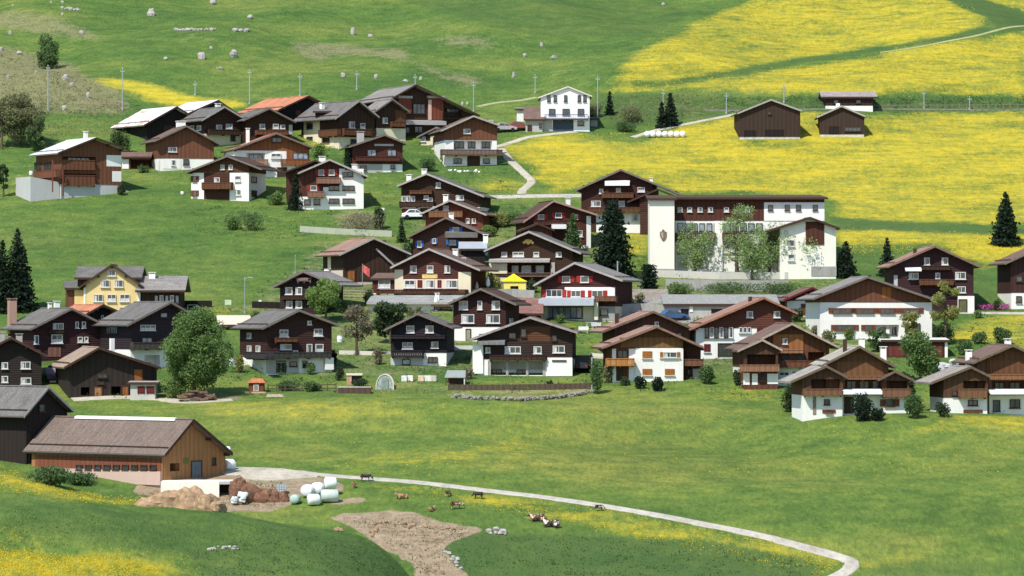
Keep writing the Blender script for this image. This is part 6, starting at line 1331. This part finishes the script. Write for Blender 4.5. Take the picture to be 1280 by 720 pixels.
# ------------------------------------------------------------------ cattle
COWM = {}
def cow_mesh(pose):
    if pose in COWM: return COWM[pose]
    lie = pose == 'lie'; z0 = .52 if lie else .95
    V = [(-.75, 0, z0), (-.35, 0, z0-.02), (.15, 0, z0-.05), (.55, 0, z0+.02), (.80, 0, z0+.12), (1.02, 0, z0+.22 if lie else z0-.25), (1.28, 0, z0+.12 if lie else z0-.55), (-.86, 0, z0-.05), (-.9, 0, z0-.45)]
    Rd = [.26, .31, .33, .27, .19, .14, .075, .05, .025]; E = [(1, 0), (1, 2), (2, 3), (3, 4), (4, 5), (5, 6), (0, 7), (7, 8)]
    for sx, par in ((-.62, 0), (.52, 3)):
        for sy in (-1, 1):
            o = len(V)
            if lie: V += [(sx, sy*.3, z0-.22), (sx+.25, sy*.42, .14), (sx+.05, sy*.5, .08)]; Rd += [.15, .08, .05]
            elif sx < 0: V += [(sx, sy*.17, z0-.22), (sx+.10, sy*.19, z0-.45), (sx-.07, sy*.19, z0-.62), (sx-.02, sy*.19, .05)]; Rd += [.16, .09, .06, .05]
            else: V += [(sx, sy*.16, z0-.25), (sx, sy*.17, z0-.5), (sx+.02, sy*.17, z0-.62), (sx, sy*.17, .05)]; Rd += [.12, .07, .055, .05]
            E.append((par, o)); E += [(k, k+1) for k in range(o, len(V)-1)]
    for sy in (-1, 1):
        o = len(V); V.append((V[5][0]-.03, sy*.24, V[5][2]+.07)); Rd.append(.035); E.append((5, o))
    me = bpy.data.meshes.new('cow'); me.from_pydata(V, E, []); ob = bpy.data.objects.new('cow', me); COL.objects.link(ob)
    sk = ob.modifiers.new('s', 'SKIN'); ob.modifiers.new('u', 'SUBSURF').levels = 1; ob.modifiers['u'].render_levels = 1
    for i, v in enumerate(me.skin_vertices[0].data): v.radius = (Rd[i]*(.85), Rd[i]); v.use_root = (i == 1)
    bpy.context.view_layer.update(); ev = ob.evaluated_get(bpy.context.evaluated_depsgraph_get()); nm = bpy.data.meshes.new_from_object(ev)
    bpy.data.objects.remove(ob); nm.polygons.foreach_set('use_smooth', [True]*len(nm.polygons)); COWM[pose] = nm; return nm
def cowmat(c1, c2, th):
    m, N, L, B = newmat('hide'); n = noise(N, L, mapping(N, L, (1, 1, 1)), 1.7, 2); L.new(ramp(N, L, n, [(th, c1), (th+.03, c2)]), B.inputs[0]); B.inputs['Roughness'].default_value = .8; return m
HB = cowmat((.62,.55,.45), (.05,.025,.018), .42); HT = cowmat((.35,.19,.09), (.42,.25,.13), .5); HD = cowmat((.02,.015,.012), (.07,.035,.02), .5); HR = cowmat((.55,.45,.35), (.13,.05,.025), .40)
def cow(px, py, yaw, pose, mat, label, sc=1.0):
    g, s = at(px, py); me = cow_mesh(pose).copy(); me.materials.clear(); me.materials.append(mat)
    o = bpy.data.objects.new('cow', me); COL.objects.link(o); o.location = g; o.rotation_euler.z = R(yaw); o.scale = (sc,)*3
    for sy in (-1, 1):
        V5 = (1.02, .74 if pose == 'lie' else .70)
        hb = MB().tube([(V5[0]-.05, sy*.09, V5[1]+.10), (V5[0], sy*.2, V5[1]+.20), (V5[0]+.04, sy*.19, V5[1]+.30)], [.03, .022, .008], 6).build('horn', M('plain',(.55,.5,.4)), o)
    tag(o, label, 'cow', 'cattle on the near meadow')
cow(690, 660, 160, 'lie', HB, 'dark brown and white cow lying at the right of the resting pair', 1.0)
cow(673, 652, 175, 'lie', HR, 'reddish cow with white back lying at the left of the resting pair', .95)
cow(457, 602, 10, 'stand', HD, 'dark cow standing just below the path near the yard', .66); cow(442, 610, 100, 'stand', HT, 'tan calf standing at the end of the farm track', .6)
cow(503, 624, 200, 'lie', HT, 'pale tan calf lying farthest left in the meadow', .7); cow(560, 621, 60, 'stand', HR, 'small brown calf standing just below the path', .55)
cow(570, 637, 10, 'stand', HR, 'brown and white calf standing below the small brown calf', .72); cow(598, 624, 160, 'stand', HD, 'black calf standing right of the small brown calf', .62)
cow(540, 639, 60, 'lie', HT, 'orange-tan calf lying lowest in the meadow', .6); cow(749, 639, 20, 'stand', HB, 'small brown and white calf alone at the edge of the path', .55)
# rank grass, herbs and low growth round the houses and over the slopes
def growth(name, poly, n, mat, seed, sz=.12, hmax=.5, k=9, spread=.6):
    q = random.Random(seed); m = MB(); xs = [p[0] for p in poly]; ys = [p[1] for p in poly]; c = 0
    while c < n:
        x, y = q.uniform(min(xs), max(xs)), q.uniform(min(ys), max(ys))
        if not inpoly(np.array([x]), np.array([y]), poly)[0]: continue
        c += 1; g = ground(x, y); hm = hmax*q.uniform(.3, 1)**1.5; sp = spread*q.uniform(.4, 1.5)
        for _ in range(k):
            dx, dy = q.gauss(0, sp), q.gauss(0, sp*.6); p = (g.x+dx, g.y+dy, 0); o = len(m.v); leafcard(m, p, sz, q, .6); zz = gz(p[0], p[1])+q.uniform(0, hm)
            m.v[o:] = [(a, b, cc+zz) for a, b, cc in m.v[o:]]
    return tag(m.build(name, mat), kind='stuff')
VP = [(230,385),(300,380),(400,300),(480,270),(490,225),(620,215),(700,290),(800,300),(830,345),(1000,345),(1180,380),(1280,385),(1280,520),(1000,515),(880,488),(600,492),(300,498),(60,500),(150,400)]
growth('garden_growth', VP, 900, LEAF['spring'], 1, .13, .6); growth('garden_growth', VP, 600, LEAF['olive'], 2, .12, .45); growth('garden_growth', VP, 380, LEAF['dark'], 3, .13, .8, 12, .5)
growth('meadow_herbs', [(160,150),(440,140),(640,150),(640,240),(470,262),(200,225)], 260, LEAF['spring'], 4, .13, .5)
growth('slope_scrub', [(0,60),(60,75),(110,100),(160,130),(150,165),(80,170),(0,190)], 420, LEAF['olive'], 5, .14, .7); growth('slope_scrub', [(0,60),(60,75),(110,100),(160,130),(150,165),(80,170),(0,190)], 240, LEAF['brown'], 6, .14, .8)
growth('slope_scrub', [(760,120),(900,120),(900,140),(800,158),(760,150)], 260, LEAF['olive'], 7, .15, .9)
growth('bank_growth', [(900,122),(1290,122),(1290,135),(900,137)], 420, LEAF['spring'], 8, .15, .7)
growth('meadow_herbs', [(240,255),(470,262),(470,300),(240,300)], 160, LEAF['spring'], 9, .13, .5); growth('meadow_herbs', [(340,262),(600,670),(700,700),(1000,700),(1000,716),(560,716)], 10, LEAF['spring'], 10)
growth('meadow_herbs', [(570,670),(700,670),(880,680),(1010,704),(1000,722),(580,722)], 260, LEAF['spring'], 11, .10, .3); growth('meadow_herbs', [(230,692),(300,676),(400,670),(470,684),(505,722),(250,722)], 200, LEAF['spring'], 12, .10, .3)
growth('meadow_herbs', [(0,632),(150,644),(300,654),(400,666),(230,690),(100,684),(0,690)], 240, LEAF['mid'], 13, .08, .25)
growth('soil_litter', [(430,648),(540,650),(600,666),(560,676),(560,720),(525,720),(490,680)], 160, LEAF['brown'], 14, .10, .15)

YF = M('leaf', (0.74, 0.57, 0.035), .8, .25)
growth('dandelions', [(-10,686),(60,692),(150,700),(200,708),(200,722),(-10,722)], 700, YF, 20, .075, .12, 7, .5)
growth('dandelions', [(-10,655),(250,690),(250,722),(-10,722)], 160, YF, 21, .07, .12, 4, .3)
growth('dandelions', [(-10,580),(60,604),(140,620),(230,628),(150,632),(0,614)], 260, YF, 22, .075, .12, 6, .5)
growth('dandelions', [(500,612),(750,634),(960,676),(1062,702),(1028,722),(900,694),(700,655),(520,622)], 420, YF, 23, .08, .12, 6, .7)
growth('dandelions', [(625,186),(850,150),(1280,138),(1280,276),(1030,243),(850,243),(775,215),(722,238),(672,240)], 1100, YF, 24, .13, .15, 7, 1.2)
growth('dandelions', [(752,108),(870,26),(965,0),(1186,0),(1240,30),(1000,74),(830,103)], 600, YF, 25, .14, .15, 7, 1.4)
growth('dandelions', [(720,116),(960,88),(1280,38),(1280,121),(860,114)], 600, YF, 26, .14, .15, 7, 1.4)
growth('dandelions', [(1040,286),(1280,292),(1280,325),(1060,318)], 260, YF, 27, .12, .15, 7, 1.0)
growth('dandelions', [(250,492),(560,498),(760,515),(1280,525),(1280,600),(600,600),(430,585),(280,520)], 420, YF, 28, .08, .12, 4, .9)
for a_ in [(620,262,284,34,'yellow-green shrub between the red-walled chalet and the maroon one','yolive'),(598,300,318,14,'small dark shrub at the right end of the low metal-roofed shed','dark'),(509,300,326,20,'green shrub at the left corner of the blue-shuttered chalet','spring'),(540,300,322,12,'slender shrub before the blue lower windows','mid'),
  (350,448,468,20,'climbing shrub at the left of the white-arched ground floor','spring'),(388,452,468,16,'garden shrub before the white arches','mid'),(404,430,446,16,'pale flowering shrub on the balcony side of the white-arched chalet','pale'),(473,432,456,16,'brown shrub at the left corner of the small black-brown chalet','brown'),
  (585,458,474,16,'rusty-brown shrub at the left corner of the arcaded chalet','brown'),(762,450,478,22,'grey-green shrub between the pale pole and the white-cornered chalet','olive'),(996,384,402,22,'dark shrub between the latticed white chalet and the small white house','dark'),(1035,412,432,28,'shrub below the left corner of the long guesthouse','olive'),
  (1060,408,424,20,'flowering shrub against the long guesthouse wall','lime'),(1020,404,420,18,'small shrub on the terrace left of the long guesthouse','brown'),(1208,424,444,26,'shrub mass behind the white rocks at the right','spring'),(1222,386,398,14,'green bush right of the white corner porch','mid'),(1246,372,388,14,'small round bush on the lawn before the edge-cut chalet','dark'),
  (430,372,392,20,'green bush below the pale rail fence','spring'),(458,360,380,18,'dark bush at the left end of the grey terrace','dark'),(320,388,404,20,'green bush behind the beige-roofed shed','spring'),(282,425,455,26,'green bush right of the largest round tree','spring'),(298,440,466,18,'pale green bush at the left wall of the white-arched chalet','yolive'),
  (876,395,412,22,'yellow-green shrub before the concrete garage block','yolive'),(800,366,380,16,'small shrub left of the concrete garage block','olive'),(150,228,244,14,'small dark bush at the right terrace of the metal-roofed chalet','dark'),(700,392,404,14,'low shrub at the foot of the glazed garage front','mid'),(180,205,216,16,'small green bush before the brown carport','spring')]:
    bush(a_[0], a_[1], a_[2], a_[3], a_[4], a_[5], 90+a_[0] % 7, 1.1)

growth('soil_litter', [(185,612),(270,612),(290,632),(180,632)], 120, M('leaf', (.42,.30,.15), .9, .3), 30, .10, .5, 8, .5)
growth('yard_litter', [(295,600),(360,605),(360,632),(300,636)], 90, LEAF['brown'], 31, .10, .25, 7, .5)

# laundry rack and further odds and ends between the houses
g, s = at(292, 466); t = empty('laundry_rack', g, R(8), 'laundry rack with blue and white cloths left of the white-arched chalet', 'laundry')
for x in (-1.1, 1.1): MB().tube([(x, 0, -.2), (x, 0, 1.9)], [.05, .05], 6).build('post', POLE, t)
MB().tube([(-1.1, 0, 1.85), (0, 0, 1.78), (1.1, 0, 1.85)], [.015]*3, 5).build('line', POLE, t)
for i, (x, c) in enumerate(((-.85, (.15,.27,.42)), (-.35, (.7,.7,.7)), (.15, (.3,.42,.52)), (.65, (.72,.7,.66)))):
    MB().box((x-.2, -.02, .75+.1*(i % 2)), (x+.22, .02, 1.80)).build('cloth', M('plain', c, .9, .1), t)
